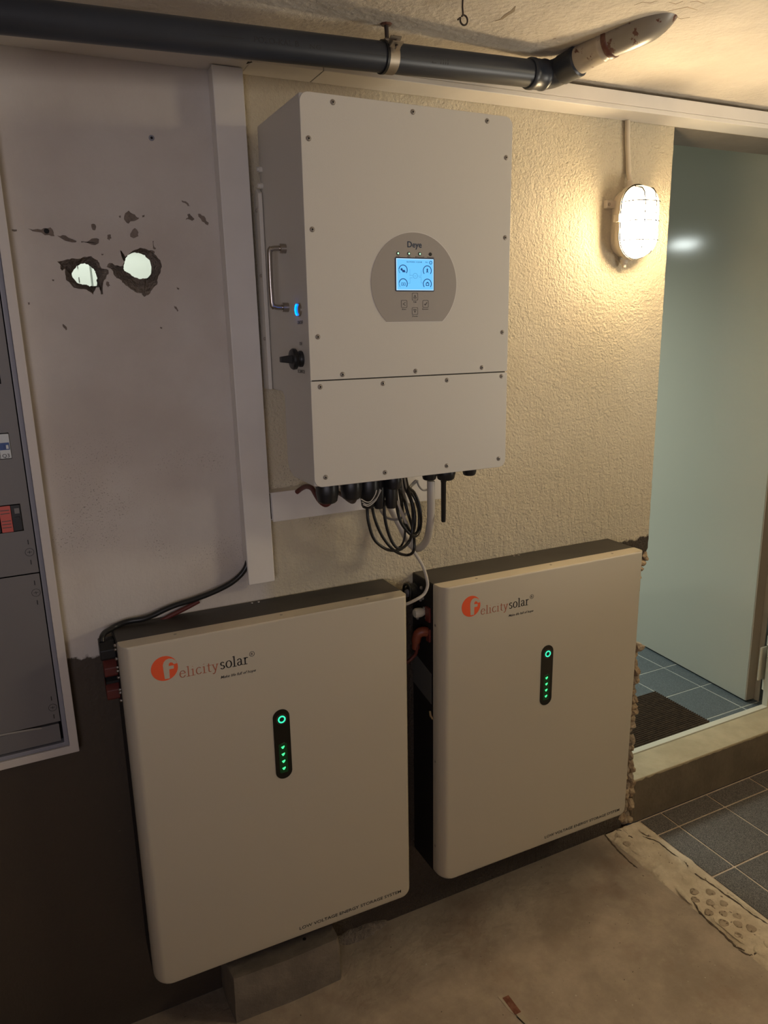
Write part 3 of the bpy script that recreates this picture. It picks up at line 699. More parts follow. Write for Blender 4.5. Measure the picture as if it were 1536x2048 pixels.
# ------------------------------------------------------------------ drain pipe
def pipe():
    A = Vector((-2.38, -.374, 1.9175)); p0 = Vector((-.3, -.228, 2.019)); p1 = Vector((.545, -.1715, 2.0595)); d = (p1-p0).normalized()
    A = p0 - d*2.1
    t = thing('drain_pipe', p0, 'dark grey plastic drain pipe running under the ceiling, bending up into it at the right', 'pipe')
    O = p0
    MB(O).tube([A, p1], .025, 40).done('pipe_section', mPipe, t, smooth=40)
    E_ = Vector((.597, -.170, 2.0625)); Cc = Vector((.652, -.388, 2.103)); d2 = (Cc-E_).normalized()
    # socket at the pipe end
    MB(O).lathe(p1-d*.012, d, [(0, .0252), (0, .0275), (.004, .0292), (.012, .0292), (.015, .0278), (.034, .0278), (.037, .0292), (.042, .0290), (.046, .026)], 40).done('socket', mPipe, t, smooth=40)
    arcp = []
    for k in range(9):
        u = k/8; a = p1+d*.030; b_ = E_; c = E_+d2*.030
        arcp.append(a*(1-u)**2+b_*2*u*(1-u)+c*u*u)
    MB(O).tube(arcp, .0262, 40).done('elbow', mPipe, t, smooth=40)
    MB(O).lathe(E_+d2*.022, d2, [(0, .026), (.003, .0278), (.030, .0278), (.034, .0292), (.042, .0292), (.045, .0262)], 40).done('socket', mPipe, t, smooth=40)
    MB(O).lathe(E_+d2*.060, d2, [(0, .0255), (.058, .0255), (.060, .0268), (.064, .0268), (.066, .0258), (.076, .0258)], 40).done('sleeve', mSleeve, t, smooth=40)
    MB(O).lathe(E_+d2*.132, d2, [(0, .0262), (.002, .0285), (.010, .0288), (.013, .0265)], 40).done('rust_ring', mRust, t, smooth=40)
    sp_ = [E_+d2*.140, E_+d2*.155, E_+d2*.17, E_+d2*.19, E_+d2*.215+Vector((0, 0, .001)), E_+d2*.234+Vector((0, 0, .006)), E_+d2*.247+Vector((0, 0, .018)), E_+d2*.253+Vector((0, 0, .045))]
    MB(O).tube(smooth_path(sp_, 3), [.0265+.0085*min(1, k/12) for k in range(22)], 40).done('pipe_stub', mStub, t, smooth=60)
    # faint print along the pipe
    u = d; side = Vector((0, -1, 0)); side = (side-u*side.dot(u)).normalized(); up = u.cross(side)*-1
    if up.z < 0: up = -up
    def curved_text(body, s0, s1, h, ang0):
        mb = MB(O); tmp = MB(); text_pts(tmp, body, s0, s1, 0, h, 0, .0002)
        V = {}
        for v in tmp.bm.verts:
            a = ang0+v.co.z/.0252; rr = .0253 if v.co.y < .0001 else .0248
            V[v] = mb.v(p0+u*v.co.x+side*math.cos(a)*rr+up*math.sin(a)*rr)
        for f in tmp.bm.faces: mb.face([V[v] for v in f.verts])
        tmp.bm.free(); mb.done('pipe_print', mInk, t)
    curved_text('~~~~~~~', .165, .225, .007, -.25); curved_text('POLO-KAL B', .243, .322, .009, -.28); curved_text('NG', .342, .362, .007, -.3)
    curved_text('~~~~~~~~~~~~~~~~', .385, .53, .005, -.3); curved_text('L', .588, .598, .012, -.35); curved_text('IIII', .607, .625, .009, -.35)
    # clamp
    s = .508; c = p0+d*s; cl = []
    tc = thing('pipe_clamp', c, 'galvanised pipe clamp hanging from the ceiling and holding the grey drain pipe', 'clamp')
    mb = MB(c); mb.lathe(c-d*.011, d, [(0, .0253), (0, .0268), (.022, .0268), (.022, .0253)], 40); mb.done('clamp_band', mZinc, tc, smooth=40)
    mb = MB(c); mb.lathe(c-d*.014, d, [(0, .0253), (0, .0275), (.005, .0275), (.005, .0253)], 40); mb.done('rubber_liner', mBlack, tc, smooth=40)
    for a_ in (.35, .62):
        q0 = c+(side*math.cos(a_)+up*math.sin(a_))*.026; nrm = (side*math.cos(a_)+up*math.sin(a_)); tg = (up*math.cos(a_)-side*math.sin(a_))
        mb = MB(c)
        V = [mb.v(q0+d*i_*.011+nrm*j_*.016+tg*k_*.0012) for k_ in (-1, 1) for i_, j_ in ((-1, 0), (1, 0), (1, 1), (-1, 1))]
        for f in ((0,1,2,3),(4,5,6,7),(0,1,5,4),(1,2,6,5),(2,3,7,6),(3,0,4,7)): mb.face([V[i] for i in f])
        mb.done('clamp_ear', mZinc, tc)
    a_ = .49; nrm = (side*math.cos(a_)+up*math.sin(a_)); tg = (up*math.cos(a_)-side*math.sin(a_)); q0 = c+nrm*.034
    MB(c).tube([q0-tg*.011, q0+tg*.013], .0028, 8).done('clamp_screw', mIron, tc, smooth=40)
    MB(c).lathe(q0-tg*.0115, -tg, [(0, .0052), (.003, .0048)], 10).done('screw_head', mZinc, tc, smooth=40)
    tp = c+Vector((0, 0, .0265)); tr = Vector((.203, -.206, CZ)); tr = Vector((c.x-.002, c.y-.001, CZ))
    MB(c).tube([tp-Vector((0, 0, .001)), tr], .0038, 10).done('hanger_rod', mIron, tc, smooth=40)
    MB(c).lathe(tr+Vector((0, 0, -.0025)), (0, 0, 1), [(0, .009), (.0024, .011)], 9).done('ceiling_collar', mRust, tc)
    MB(c).lathe(tp+Vector((0, 0, -.002)), (0, 0, 1), [(0, .0085), (.004, .0085), (.007, .005)], 6).done('nut', mZinc, tc)
pipe()
# wire eye hanging from the ceiling
def hook():
    c = Vector((.276, -.338, CZ)); P = [c, c+Vector((-.0005, 0, -.012)), c+Vector((.0005, 0, -.0225))]
    lp = c+Vector((.003, 0, -.0305))
    for k in range(15):
        a = PI*.78-2*PI*.97*k/14; P.append(lp+Vector((.0068*math.cos(a), .002*k/14, .0072*math.sin(a))))
    P.append(P[-1]+Vector((-.006, -.001, -.004)))
    tag(MB().tube(smooth_path(P, 3), .0015, 8).done('wire_eye', mIron, smooth=50), 'dark iron wire eye hanging from the ceiling in front of the pipe', 'hook')
hook()

# ------------------------------------------------------------------ inverter
def inverter():
    D, Wd, Hh = .2806, .422, .661
    T0 = Vector((0, -D, 1.9476)); yaw, roll = .0009, .0084
    Rm = Matrix.Rotation(yaw, 3, 'Z') @ Matrix.Rotation(roll, 3, 'Y')
    O = Vector((Wd/2, D, -Hh)); base = T0+Rm@O
    t = thing('inverter', base, 'large white wall-mounted inverter with a round grey control plate and glowing blue screen', 'inverter', (0, roll, yaw))
    m = lambda: MB(O)
    yb = D-.044; yl = D-.130
    # body by side profile: deep upper part, shallower connection box below
    zs = 1.452-1.9476
    prof = [(.0035, -.001), (yb-.004, -.001), (yb, -.005), (yb, zs+.003), (yb-.004, zs), (yl+.012, zs-.001), (yl, zs-.010), (yl, -Hh+.030), (yl-.006, -Hh+.014), (yl-.030, -Hh+.002), (yl-.040, -Hh+.001), (.0035, -Hh+.001)]
    mb = m(); mb.prism(prof, 'x', .0008, Wd-.0008); mb.done('housing', mInv, t, bevel=.004, seg=3)
    # front plates
    zseam = -.4672; r = .016
    mb = m(); mb.prism(rrect(0, zseam+.0009, Wd, 0, (.001, .001, r, r), 8), 'y', 0, .004); mb.done('front_plate', mInv, t, bevel=.0018, seg=2)
    mb = m(); mb.prism(rrect(0, -Hh, Wd, zseam-.0009, (r, r, .001, .001), 8), 'y', 0, .004); mb.done('lower_front_plate', mInv, t, bevel=.0018, seg=2)
    # sides rounding into the outline: corner fillers hide the square housing corners
    for (sx, sz) in ((0, 0), (1, 0)): pass
    mb = m(); mb.box((.004, .003, zseam-.0008), (Wd-.004, .0036, zseam+.0008)); mb.done('seam', mDark, t)
    # screws
    proto = None
    for (x, z) in ((.059,-.012),(.210,-.012),(.365,-.012),(.0135,-.071),(.4085,-.071),(.014,-.213),(.410,-.213),(.017,-.391),(.408,-.390),(.062,-.458),(.212,-.458),(.361,-.457),(.018,-.478),(.143,-.478),(.281,-.478),(.408,-.476),(.022,-.643),(.144,-.646),(.281,-.646),(.405,-.643)):
        if proto is None:
            mb = MB(); mb.lathe((0, 0, 0), (0, -1, 0), [(-.0005, .0047), (.0004, .0047), (.0005, .0040), (.0002, .0036), (.0012, .0030), (.0016, .0020)], 18); s_ = mb.done('screw', mScrew, t, smooth=30)
            mb = MB(); mb.lathe((0, 0, 0), (0, -1, 0), [(.0012, .0019), (.00175, .0019)], 6); h_ = mb.done('screw_socket', mBlack, s_); proto = (s_, h_)
        else:
            s_ = proto[0].copy(); COL.objects.link(s_); h_ = proto[1].copy(); COL.objects.link(h_); h_.parent = s_
        s_.location = Vector((x, 0, z))-O
    # control plate
    cx, cz, R_ = .2113, -.3000, .0893
    zc = -.367; a0 = math.asin((zc-cz)/R_)
    pts = [(cx+R_*math.cos(a), cz+R_*math.sin(a)) for a in [a0+(PI-2*a0)*k/60 for k in range(61)]]
    pl = m(); pl.prism(pts, 'y', -.0010, .0005); plate = pl.done('control_plate', mInvPanel, t, bevel=.0003, seg=1)
    pts2 = [(cx+(p[0]-cx)*1.013, cz+(p[1]-cz)*1.013) for p in pts]
    pl = m(); pl.prism(pts2, 'y', -.0003, .0006); pl.done('plate_rim', mRing, t)
    y = -.0014
    mb = m(); text_pts(mb, 'Deye', cx-.0150, cx+.0145, -.2365, .0108, y, .0003, bold=.012); mb.done('lettering', mBlueText, plate)
    for i, (x, s_) in enumerate(((.177, 'DC'), (.1993, 'AC'), (.2218, 'Normal'), (.2440, 'Alarm'))):
        mb = m(); mb.lathe((x, y, -.2475), (0, -1, 0), [(-.001, .0031), (.0003, .0031), (.0006, .0024)], 16); lz = mb.done('led_lens', mBlack, plate)
        if i < 3:
            mb = m(); mb.lathe((x, y, -.2475), (0, -1, 0), [(.0005, .0018), (.0010, .0013)], 12); mb.done('led', mLedWhite, plate)
        wd = .0026*len(s_)/2+.001
        mb = m(); text_pts(mb, s_, x-wd, x+wd, -.2538, .0022, y, .0003); mb.done('lettering', mGreyText, plate)
    # screen
    sx0, sx1, sz0, sz1 = .1725, .2500, -.3115, -.2560
    mb = m(); mb.prism(rrect(sx0-.0016, sz0-.0016, sx1+.0016, sz1+.0016, .002, 4), 'y', -.0020, -.0005); mb.done('screen_bezel', mBezel, t)
    mb = m(); mb.box((sx0, -.0024, sz0), (sx1, -.0018, sz1)); scr = mb.done('screen', mScreenEdge, t); scr['label'] = 'lit light blue screen'
    mb = m(); mb.box((sx0+.0016, -.0026, sz0+.0014), (sx1-.0016, -.0022, sz1-.0014)); mb.done('screen_field', mScreen, scr)
    ys = -.0029
    W_, H_ = sx1-sx0, sz1-sz0
    gx = lambda f: sx0+W_*f; gz = lambda f: sz1-H_*f
    for j, (fx, fz) in enumerate(((.175, .36), (.825, .37), (.175, .79), (.825, .79))):
        mb = m(); ring_xz(mb, gx(fx), gz(fz), .0078, .0092, ys, 28, math.radians(-40), math.radians(170 if fx < .5 else 220)); mb.done('gauge', mScreenInk, scr)
        if fx < .5:
            mb = m(); ring_xz(mb, gx(fx), gz(fz), .0078, .0092, ys, 12, math.radians(172), math.radians(222)); mb.done('gauge_tail', mScreenPale, scr)
    X, Zz = gx(.175), gz(.37)
    mb = m(); mb.prism(circle(X-.003, Zz+.0015, .0022, 12), 'y', ys, ys+.0003); mb.prism([(X-.0025, Zz+.0005), (X+.0035, Zz+.0005), (X+.005, Zz-.0035), (X-.001, Zz-.0035)], 'y', ys, ys+.0003); mb.done('sun_panel_icon', mScreenInk, scr)
    X, Zz = gx(.825), gz(.37)
    mb = m(); mb.prism([(X-.0024, Zz-.0045), (X-.0010, Zz), (X-.0016, Zz+.002), (X, Zz+.0045), (X+.0016, Zz+.002), (X+.0010, Zz), (X+.0024, Zz-.0045), (X, Zz-.002)], 'y', ys, ys+.0003); mb.done('pylon_icon', mScreenInk, scr)
    X, Zz = gx(.18), gz(.80)
    mb = m(); [mb.box((X+a, ys, Zz+b_), (X+c, ys+.0003, Zz+d_)) for a, b_, c, d_ in ((-.0042, -.0028, .0042, -.0021), (-.0042, .0015, .0042, .0022), (-.0042, -.0028, -.0035, .0022), (.0035, -.0028, .0042, .0022), (-.0008, -.0012, .0008, .0006))]; mb.done('battery_icon', mScreenInk, scr)
    X, Zz = gx(.83), gz(.78)
    mb = m(); [mb.box((X+a, ys, Zz+b_), (X+c, ys+.0003, Zz+d_)) for a, b_, c, d_ in ((-.0034, -.0040, .0034, -.0028), (-.0034, -.0040, -.0022, .0012), (.0022, -.0040, .0034, .0012))]; mb.prism([(X-.0036, Zz+.0005), (X+.0036, Zz+.0005), (X, Zz+.0034)], 'y', ys, ys+.0003); mb.done('house_icon', mScreenInk, scr)
    mb = m(); ring_xz(mb, gx(.50), gz(.54), .0042, .0049, ys, 24); mb.done('centre_icon', mScreenPale, scr)
    mb = m(); text_pts(mb, 'AC', gx(.50)-.0017, gx(.50)+.0017, gz(.54)-.001, .002, ys, .0003)
    for a, b_, c, d_ in ((.34, .52, .43, .53), (.355, .34, .36, .52), (.36, .60, .43, .61), (.355, .60, .36, .78), (.30, .77, .36, .78), (.56, .54, .66, .55), (.655, .36, .66, .55), (.60, .58, .66, .59), (.655, .58, .66, .77), (.655, .76, .70, .77)):
        mb.box((gx(a), ys, gz(b_)), (gx(c), ys+.0003, gz(d_)))
    mb.done('flow_lines', mScreenPale, scr)
    mb = m(); text_pts(mb, '06/29/2025 13:20:48', gx(.27), gx(.68), gz(.125), .0023, ys, .0003); text_pts(mb, 'Fri', gx(.78), gx(.835), gz(.125), .0023, ys, .0003); mb.done('lettering', mScreenInk, scr)
    mb = m(); ring_xz(mb, gx(.92), gz(.115), .0021, .0031, ys, 18); mb.done('gear_icon', mScreenInk, scr)
    # keys
    for (x, z, kind, s_) in ((.2113, -.3225, 'up', 'Up'), (.1885, -.3355, 'left', 'Esc'), (.2335, -.3355, 'ok', 'Enter'), (.2110, -.3482, 'down', 'Down')):
        kb = m(); hw, hh = .0062, .0066
        o1 = rrect(x-hw, z-hh, x+hw, z+hh, .0018, 4); o2 = rrect(x-hw+.0007, z-hh+.0007, x+hw-.0007, z+hh-.0007, .0013, 4)
        A = [kb.v((p[0], y, p[1])) for p in o1]; B_ = [kb.v((p[0], y, p[1])) for p in o2]
        for i in range(len(A)): kb.face([A[i], A[(i+1) % len(A)], B_[(i+1) % len(A)], B_[i]])
        def stroke(a, b_, wd=.0004):
            a = Vector(a); b_ = Vector(b_); d_ = (b_-a).normalized(); n_ = Vector((-d_.y, d_.x))*wd
            kb.prism([tuple(a+n_), tuple(a-n_), tuple(b_-n_), tuple(b_+n_)], 'y', y, y+.0003)
        if kind == 'up': tri = [(x-.0026, z-.0028), (x+.0026, z-.0028), (x, z+.0028)]
        elif kind == 'down': tri = [(x-.0026, z+.0028), (x+.0026, z+.0028), (x, z-.0028)]
        if kind in ('up', 'down'):
            for i in range(3): stroke(tri[i], tri[(i+1) % 3])
        elif kind == 'left': stroke((x+.0026, z+.0028), (x-.0024, z)); stroke((x-.0024, z), (x+.0026, z-.0028))
        else: stroke((x-.0024, z-.0002), (x-.0006, z-.0024), .0006); stroke((x-.0006, z-.0024), (x+.003, z+.0028), .0006)
        kb.done('key', mGreyText, plate)
        wd = .0024*len(s_)/2+.0006
        mb = m(); text_pts(mb, s_, x-wd, x+wd, z-.0104, .0024, y, .0003); mb.done('lettering', mGreyText, plate)
    # ---- left side
    mb = m()
    hy = D-.176
    path = [(.001, hy, -.2345), (-.018, hy, -.2345), (-.026, hy, -.2365), (-.030, hy, -.244), (-.030, hy, -.328), (-.026, hy, -.3355), (-.018, hy, -.3375), (.001, hy, -.3375)]
    mb.tube(smooth_path(path, 4), .0048, 12); hd = mb.done('handle', mSteel, t, smooth=50)
    for z in (-.2345, -.3375):
        mb = m(); mb.lathe((0.002, hy, z), (-1, 0, 0), [(0, .0085), (.012, .0085), (.013, .0075)], 18); mb.done('handle_post', mSteel, hd, smooth=40)
    by, bz = D-.237, 1.604-1.9476
    mb = m(); mb.lathe((.001, by, bz), (-1, 0, 0), [(0, .0120), (.0030, .0118), (.0034, .0104), (.0026, .0088), (.0036, .0070), (.0038, .001)], 28); bt = mb.done('power_button', mSteel, t, smooth=35)
    mb = m(); R1 = [Vector((-.0040, by+.0093*math.cos(a), bz+.0093*math.sin(a))) for a in [math.radians(65)+math.radians(230)*k/20 for k in range(21)]]
    R1 = [Vector((-.0040, by+.0092*math.cos(a), bz+.0092*math.sin(a))) for a in [math.radians(-75)+math.radians(150)*k/20 for k in range(21)]]
    mb.tube(R1, .0014, 8); mb.done('light_ring', mBlueRing, bt, smooth=60)['label'] = 'glowing blue light ring'
    def side_text(body, yc, z, wd, h):
        mb = m(); tmp = MB(); text_pts(tmp, body, -wd/2, wd/2, 0, h, 0, .0002)
        V = {v: mb.v((-.0004 - (.0002 if v.co.y < .0001 else 0), yc-v.co.x, z+v.co.z)) for v in tmp.bm.verts}
        for f in tmp.bm.faces: mb.face([V[v] for v in f.verts])
        tmp.bm.free(); mb.done('lettering', mGreyText, t)
    side_text('ON/OFF', D-.241, 1.579-1.9476, .028, .0065)
    side_text('OFF', D-.240, 1.542-1.9476, .014, .0062)
    side_text('DC SWITCH', D-.236, 1.4925-1.9476, .036, .0065)
    sy, sz = D-.238, 1.518-1.9476
    mb = m(); mb.lathe((.001, sy, sz), (-1, 0, 0), [(0, .0145), (.004, .0145), (.0065, .0135), (.0065, .012), (.009, .0115)], 24); sw = mb.done('dc_switch', mBlack, t, smooth=35)
    mb = m(); mb.lathe((-.009, sy, sz), (-1, 0, 0), [(0, .009), (.002, .0185), (.007, .0190), (.010, .0170), (.011, .008)], 24); mb.done('switch_collar', mBlack, sw, smooth=35)
    mb = m(); mb.rings([[(-.018, sy+a*.0065, sz+b_*.0075) for a, b_ in ((-1, -1), (1, -1), (1, 1), (-1, 1))], [(-.040, sy+a*.0045, sz+b_*.0048) for a, b_ in ((-1, -1), (1, -1), (1, 1), (-1, 1))]]); mb.done('switch_grip', mBlack, sw, bevel=.001)
    # mounting bracket at the wall
    mb = m(); mb.box((.02, D-.0435, -.50), (Wd-.02, D-.001, -.03)); mb.done('mounting_bracket', mInv, t, bevel=.002)
    mb = m(); mb.prism([(D-.064, 1.452-1.9476), (D-.030, 1.452-1.9476), (D-.030, 1.818-1.9476), (D-.048, 1.835-1.9476), (D-.061, 1.825-1.9476)], 'x', -.009, -.0005); fl = mb.done('bracket_flange', mInv, t, bevel=.002)
    for (yy, zz) in ((D-.057, 1.795), (D-.062, 1.674), (D-.064, 1.553)):
        mb = m(); mb.lathe((-.009, yy+.008, zz-1.9476), (-1, 0, 0), [(0, .0035), (.0022, .0033), (.003, .002)], 12); mb.done('rivet', mScrew, fl, smooth=40)
    for zz in (1.867, 1.838):
        mb = m(); mb.lathe((.001, D-.060, zz-1.9476), (-1, 0, 0), [(0, .0055), (.006, .0055), (.0065, .0045), (.010, .0045)], 10); mb.done('bracket_bolt', mInv, t, smooth=40)
    # ---- glands under the connection box
    def gland(x, yw, r, h, extra=0, ribs=8):
        yy = D+yw
        mb = m(); n = 24
        prof = [(0, r*.95), (.010, r*.95), (.012, r), (h*.62, r), (h*.7, r*.96), (h*.93, r*.86), (h, r*.70)]
        rings = []
        for tt, rr in prof:
            rings.append([(x+rr*(1+.035*((k//2) % 2))*math.cos(2*PI*k/n), yy+rr*(1+.035*((k//2) % 2))*math.sin(2*PI*k/n), -Hh+.002-tt) for k in range(n)])
        mb.rings(rings); mb.done('cable_gland', mBlack, t, smooth=30)
    gland(.056, -.20, .0220, .052); gland(.108, -.20, .0215, .050); gland(.152, -.19, .021, .062); gland(.160, -.165, .016, .082)
    gland(.203, -.20, .0160, .040); gland(.206, -.18, .0125, .085); gland(.252, -.17, .010, .014); gland(.287, -.20, .0155, .030)
    gland(.327, -.20, .0200, .034); gland(.386, -.20, .0150, .030); gland(.183, -.17, .013, .085); gland(.135, -.16, .017, .045)
    mb = m(); x, yy = .3215, D-.20; mb.rings([[(x+r*math.cos(2*PI*k/14), yy+r*math.sin(2*PI*k/14), z) for k in range(14)] for z, r in ((-Hh-.028, .0062), (-Hh-.036, .0062), (-Hh-.037, .0056), (-Hh-.122, .0050), (-Hh-.124, .0040))]); mb.done('antenna', mBlack, t, smooth=40)['label'] = 'short black antenna rod'
inverter()

# ------------------------------------------------------------------ cables under the inverter
def cable(name, pts, r, mat, label, k=7, n=10, cat='cable', group=None):
    return tag(MB().tube(smooth_path(pts, k), r, n).done(name, mat, smooth=60), label, cat, group)
cable('looped_cable', [(0.1488,-0.1700,1.2390), (0.1581,-0.1500,1.2050), (0.1604,-0.1500,1.1687), (0.1721,-0.1500,1.1305), (0.1953,-0.1500,1.1069), (0.2218,-0.1400,1.0944), (0.2467,-0.1300,1.0914), (0.2710,-0.1200,1.1002), (0.2617,-0.1500,1.1240), (0.2672,-0.1500,1.1539), (0.2654,-0.1500,1.1934), (0.2549,-0.1500,1.2225), (0.2341,-0.1700,1.2504), (0.2079,-0.2150,1.2872)], .0033, mCabBlack, 'outermost left loop of black cable hanging under the inverter')
cable('looped_cable', [(0.1625,-0.1650,1.2364), (0.1743,-0.1400,1.2008), (0.1826,-0.1400,1.1633), (0.2007,-0.1400,1.1238), (0.2267,-0.1400,1.0925), (0.2641,-0.1200,1.0720), (0.2714,-0.1400,1.0832), (0.2755,-0.1400,1.1046), (0.2882,-0.1100,1.1221), (0.2652,-0.1400,1.1576), (0.2582,-0.1400,1.1811), (0.2512,-0.1400,1.2043), (0.2266,-0.1700,1.2350), (0.2354,-0.1500,1.2717)], .0033, mCabBlack, 'black cable with the lowest loop under the inverter, second from the left')
cable('looped_cable', [(0.1933,-0.1600,1.2155), (0.1936,-0.1600,1.1828), (0.1999,-0.1600,1.1489), (0.2111,-0.1600,1.1194), (0.2253,-0.1600,1.1037), (0.2516,-0.1400,1.1002), (0.2722,-0.1300,1.1141), (0.2654,-0.1600,1.1485), (0.2648,-0.1600,1.1844), (0.2533,-0.1600,1.2246), (0.2188,-0.2050,1.2834)], .0034, mCabBlack, 'black cable hanging straight from the middle connector under the inverter')
cable('looped_cable', [(0.2158,-0.1700,1.2791), (0.2173,-0.1700,1.2415), (0.2288,-0.1500,1.1926), (0.2354,-0.1500,1.1639), (0.2472,-0.1500,1.1431), (0.2630,-0.1500,1.1261), (0.2808,-0.1400,1.1199), (0.2953,-0.1300,1.1304), (0.2872,-0.1500,1.1624), (0.2827,-0.1500,1.1935), (0.2708,-0.1500,1.2206), (0.2447,-0.1700,1.2416), (0.2295,-0.1800,1.2793)], .0034, mCabBlack, 'rightmost loop of black cable under the inverter, beside the white conduit')
cable('looped_cable', [(0.1971,-0.2250,1.2889), (0.2331,-0.1600,1.2379), (0.2534,-0.1300,1.1739), (0.2603,-0.1300,1.1469), (0.2725,-0.1300,1.1268), (0.2904,-0.1200,1.1195), (0.2915,-0.1300,1.1344), (0.2932,-0.1300,1.1630), (0.2874,-0.1300,1.1922), (0.2740,-0.1300,1.2164), (0.2463,-0.1600,1.2396), (0.2374,-0.1600,1.2752)], .0028, mCabBlack, 'thin black cable nested inside the right loop under the inverter')
cable('looped_cable', [(0.1851,-0.1500,1.2091), (0.2048,-0.1200,1.1816), (0.2165,-0.1200,1.1665), (0.2335,-0.1200,1.1586), (0.2508,-0.1200,1.1585), (0.2634,-0.1200,1.1648), (0.2699,-0.1200,1.1776), (0.2666,-0.1200,1.1985), (0.2389,-0.1600,1.2317), (0.1917,-0.2400,1.2919)], .0027, mCabGrey, 'short shallow loop of dark grey cable high under the inverter glands')
cable('looped_cable', [(0.2115,-0.1900,1.2818), (0.2243,-0.1700,1.2353), (0.2533,-0.1300,1.1683), (0.2731,-0.1000,1.1242), (0.2701,-0.1000,1.1012), (0.2622,-0.1000,1.0882), (0.2571,-0.1000,1.0867)], .0024, mCabBlack, 'short black cable tail ending inside the loops')
for i_, P in enumerate(([(0.1113,-0.2250,1.2406), (0.1231,-0.2250,1.2331), (0.1330,-0.2250,1.2339), (0.1422,-0.2250,1.2450), (0.1458,-0.2250,1.2548)], [(0.1155,-0.2200,1.2330), (0.1263,-0.2200,1.2265), (0.1397,-0.2200,1.2310), (0.1511,-0.2200,1.2409), (0.1560,-0.2200,1.2547)], [(0.1166,-0.2220,1.2281), (0.1286,-0.2220,1.2235), (0.1432,-0.2220,1.2320), (0.1525,-0.2220,1.2452), (0.1572,-0.2220,1.2529)])):
    cable('striped_wire', P, .0011, mCabWhite, ('topmost', 'middle', 'lowest')[i_]+' thin white wire wound round the black connector under the inverter', cat='wire')
cable('white_conduit', [(0.2849,-0.2000,1.2531), (0.2846,-0.2000,1.2229), (0.2899,-0.1900,1.1875), (0.2984,-0.1700,1.1484), (0.3129,-0.1300,1.1046), (0.3150,-0.1000,1.0789), (0.3087,-0.0800,1.0711), (0.2960,-0.0700,1.0898), (0.2862,-0.0500,1.1225), (0.2701,-0.0450,1.1571), (0.2591,-0.0450,1.1798)], .0085, mCabWhite, 'thick white conduit curving from the inverter down and back to the trunking', n=16)
cable('network_cable', [(0.2260,-0.1450,1.2719), (0.2196,-0.1600,1.2232), (0.2604,-0.1300,1.1503), (0.2854,-0.1100,1.1073), (0.2821,-0.1200,1.0833), (0.2921,-0.1200,1.0652), (0.3072,-0.1200,1.0377), (0.3160,-0.1200,1.0098), (0.3184,-0.1200,0.9887), (0.3090,-0.1200,0.9710), (0.2905,-0.1200,0.9622), (0.2801,-0.1000,0.9478), (0.2695,-0.0900,0.9415)], .0037, mCabWhite, 'slim white cable hanging from the bundle to the left battery socket')
cable('earth_wire', [(0.2035,-0.2300,1.2880), (0.2486,-0.1600,1.2328), (0.2743,-0.1300,1.2332), (0.2844,-0.1300,1.2410), (0.2894,-0.1300,1.2404), (0.2942,-0.1300,1.2286), (0.3041,-0.1300,1.2185), (0.3168,-0.1300,1.2181)], .0022, mCabGrey, 'thin grey wire loop between the small glands under the inverter', cat='wire')
cable('earth_wire', [(0.2144,-0.2000,1.2820), (0.2565,-0.1400,1.2215), (0.2874,-0.1100,1.2258), (0.3028,-0.1100,1.2365)], .0022, mCabGrey, 'short straight grey wire left of the white conduit', cat='wire')
cable('red_supply_cable', [(0.0412,-0.0450,1.2294), (0.0466,-0.0600,1.2392), (0.0473,-0.0900,1.2489), (0.0446,-0.1300,1.2523), (0.0414,-0.1600,1.2448), (0.0418,-0.1800,1.2363), (0.0482,-0.1900,1.2303), (0.0549,-0.1950,1.2336), (0.0586,-0.2000,1.2423), (0.0600,-0.2000,1.2502)], .0052, mRedCable, 'dark red cable arching from the trunking to the leftmost inverter gland', n=14)
cable('red_supply_cable', [(0.1303,-0.0600,1.2204), (0.1274,-0.1000,1.2206), (0.1217,-0.1400,1.2205), (0.1177,-0.1700,1.2238), (0.1105,-0.2000,1.2389)], .0048, plain('brown_sheath', (.06, .03, .022), .5), 'dark brown cable looping below the second inverter gland', n=14)
cable('black_supply_cable', [(-0.0687,-0.0200,1.0891), (-0.0772,-0.0220,1.0706), (-0.0900,-0.0200,1.0551), (-0.1108,-0.0200,1.0416), (-0.1355,-0.0200,1.0324), (-0.1631,-0.0200,1.0249), (-0.1955,-0.0200,1.0186), (-0.2272,-0.0200,1.0145), (-0.2535,-0.0200,1.0085), (-0.2797,-0.0200,1.0003), (-0.3001,-0.0200,0.9966), (-0.3295,-0.0160,0.9956), (-0.3529,-0.0200,0.9920), (-0.3658,-0.0300,0.9907), (-0.3777,-0.0420,0.9901), (-0.3842,-0.0550,0.9868), (-0.3855,-0.0600,0.9794)], .0058, mCabBlack, 'thick black cable running from the vertical trunking down to the left battery', n=14)
cable('red_supply_cable', [(-0.1809,-0.0140,1.0116), (-0.1952,-0.0140,1.0064), (-0.2116,-0.0140,1.0005), (-0.2310,-0.0140,0.9941), (-0.2459,-0.0140,0.9892), (-0.2630,-0.0140,0.9825)], .0048, mRedCable, 'dark red cable lying behind the black one above the left battery', n=14)

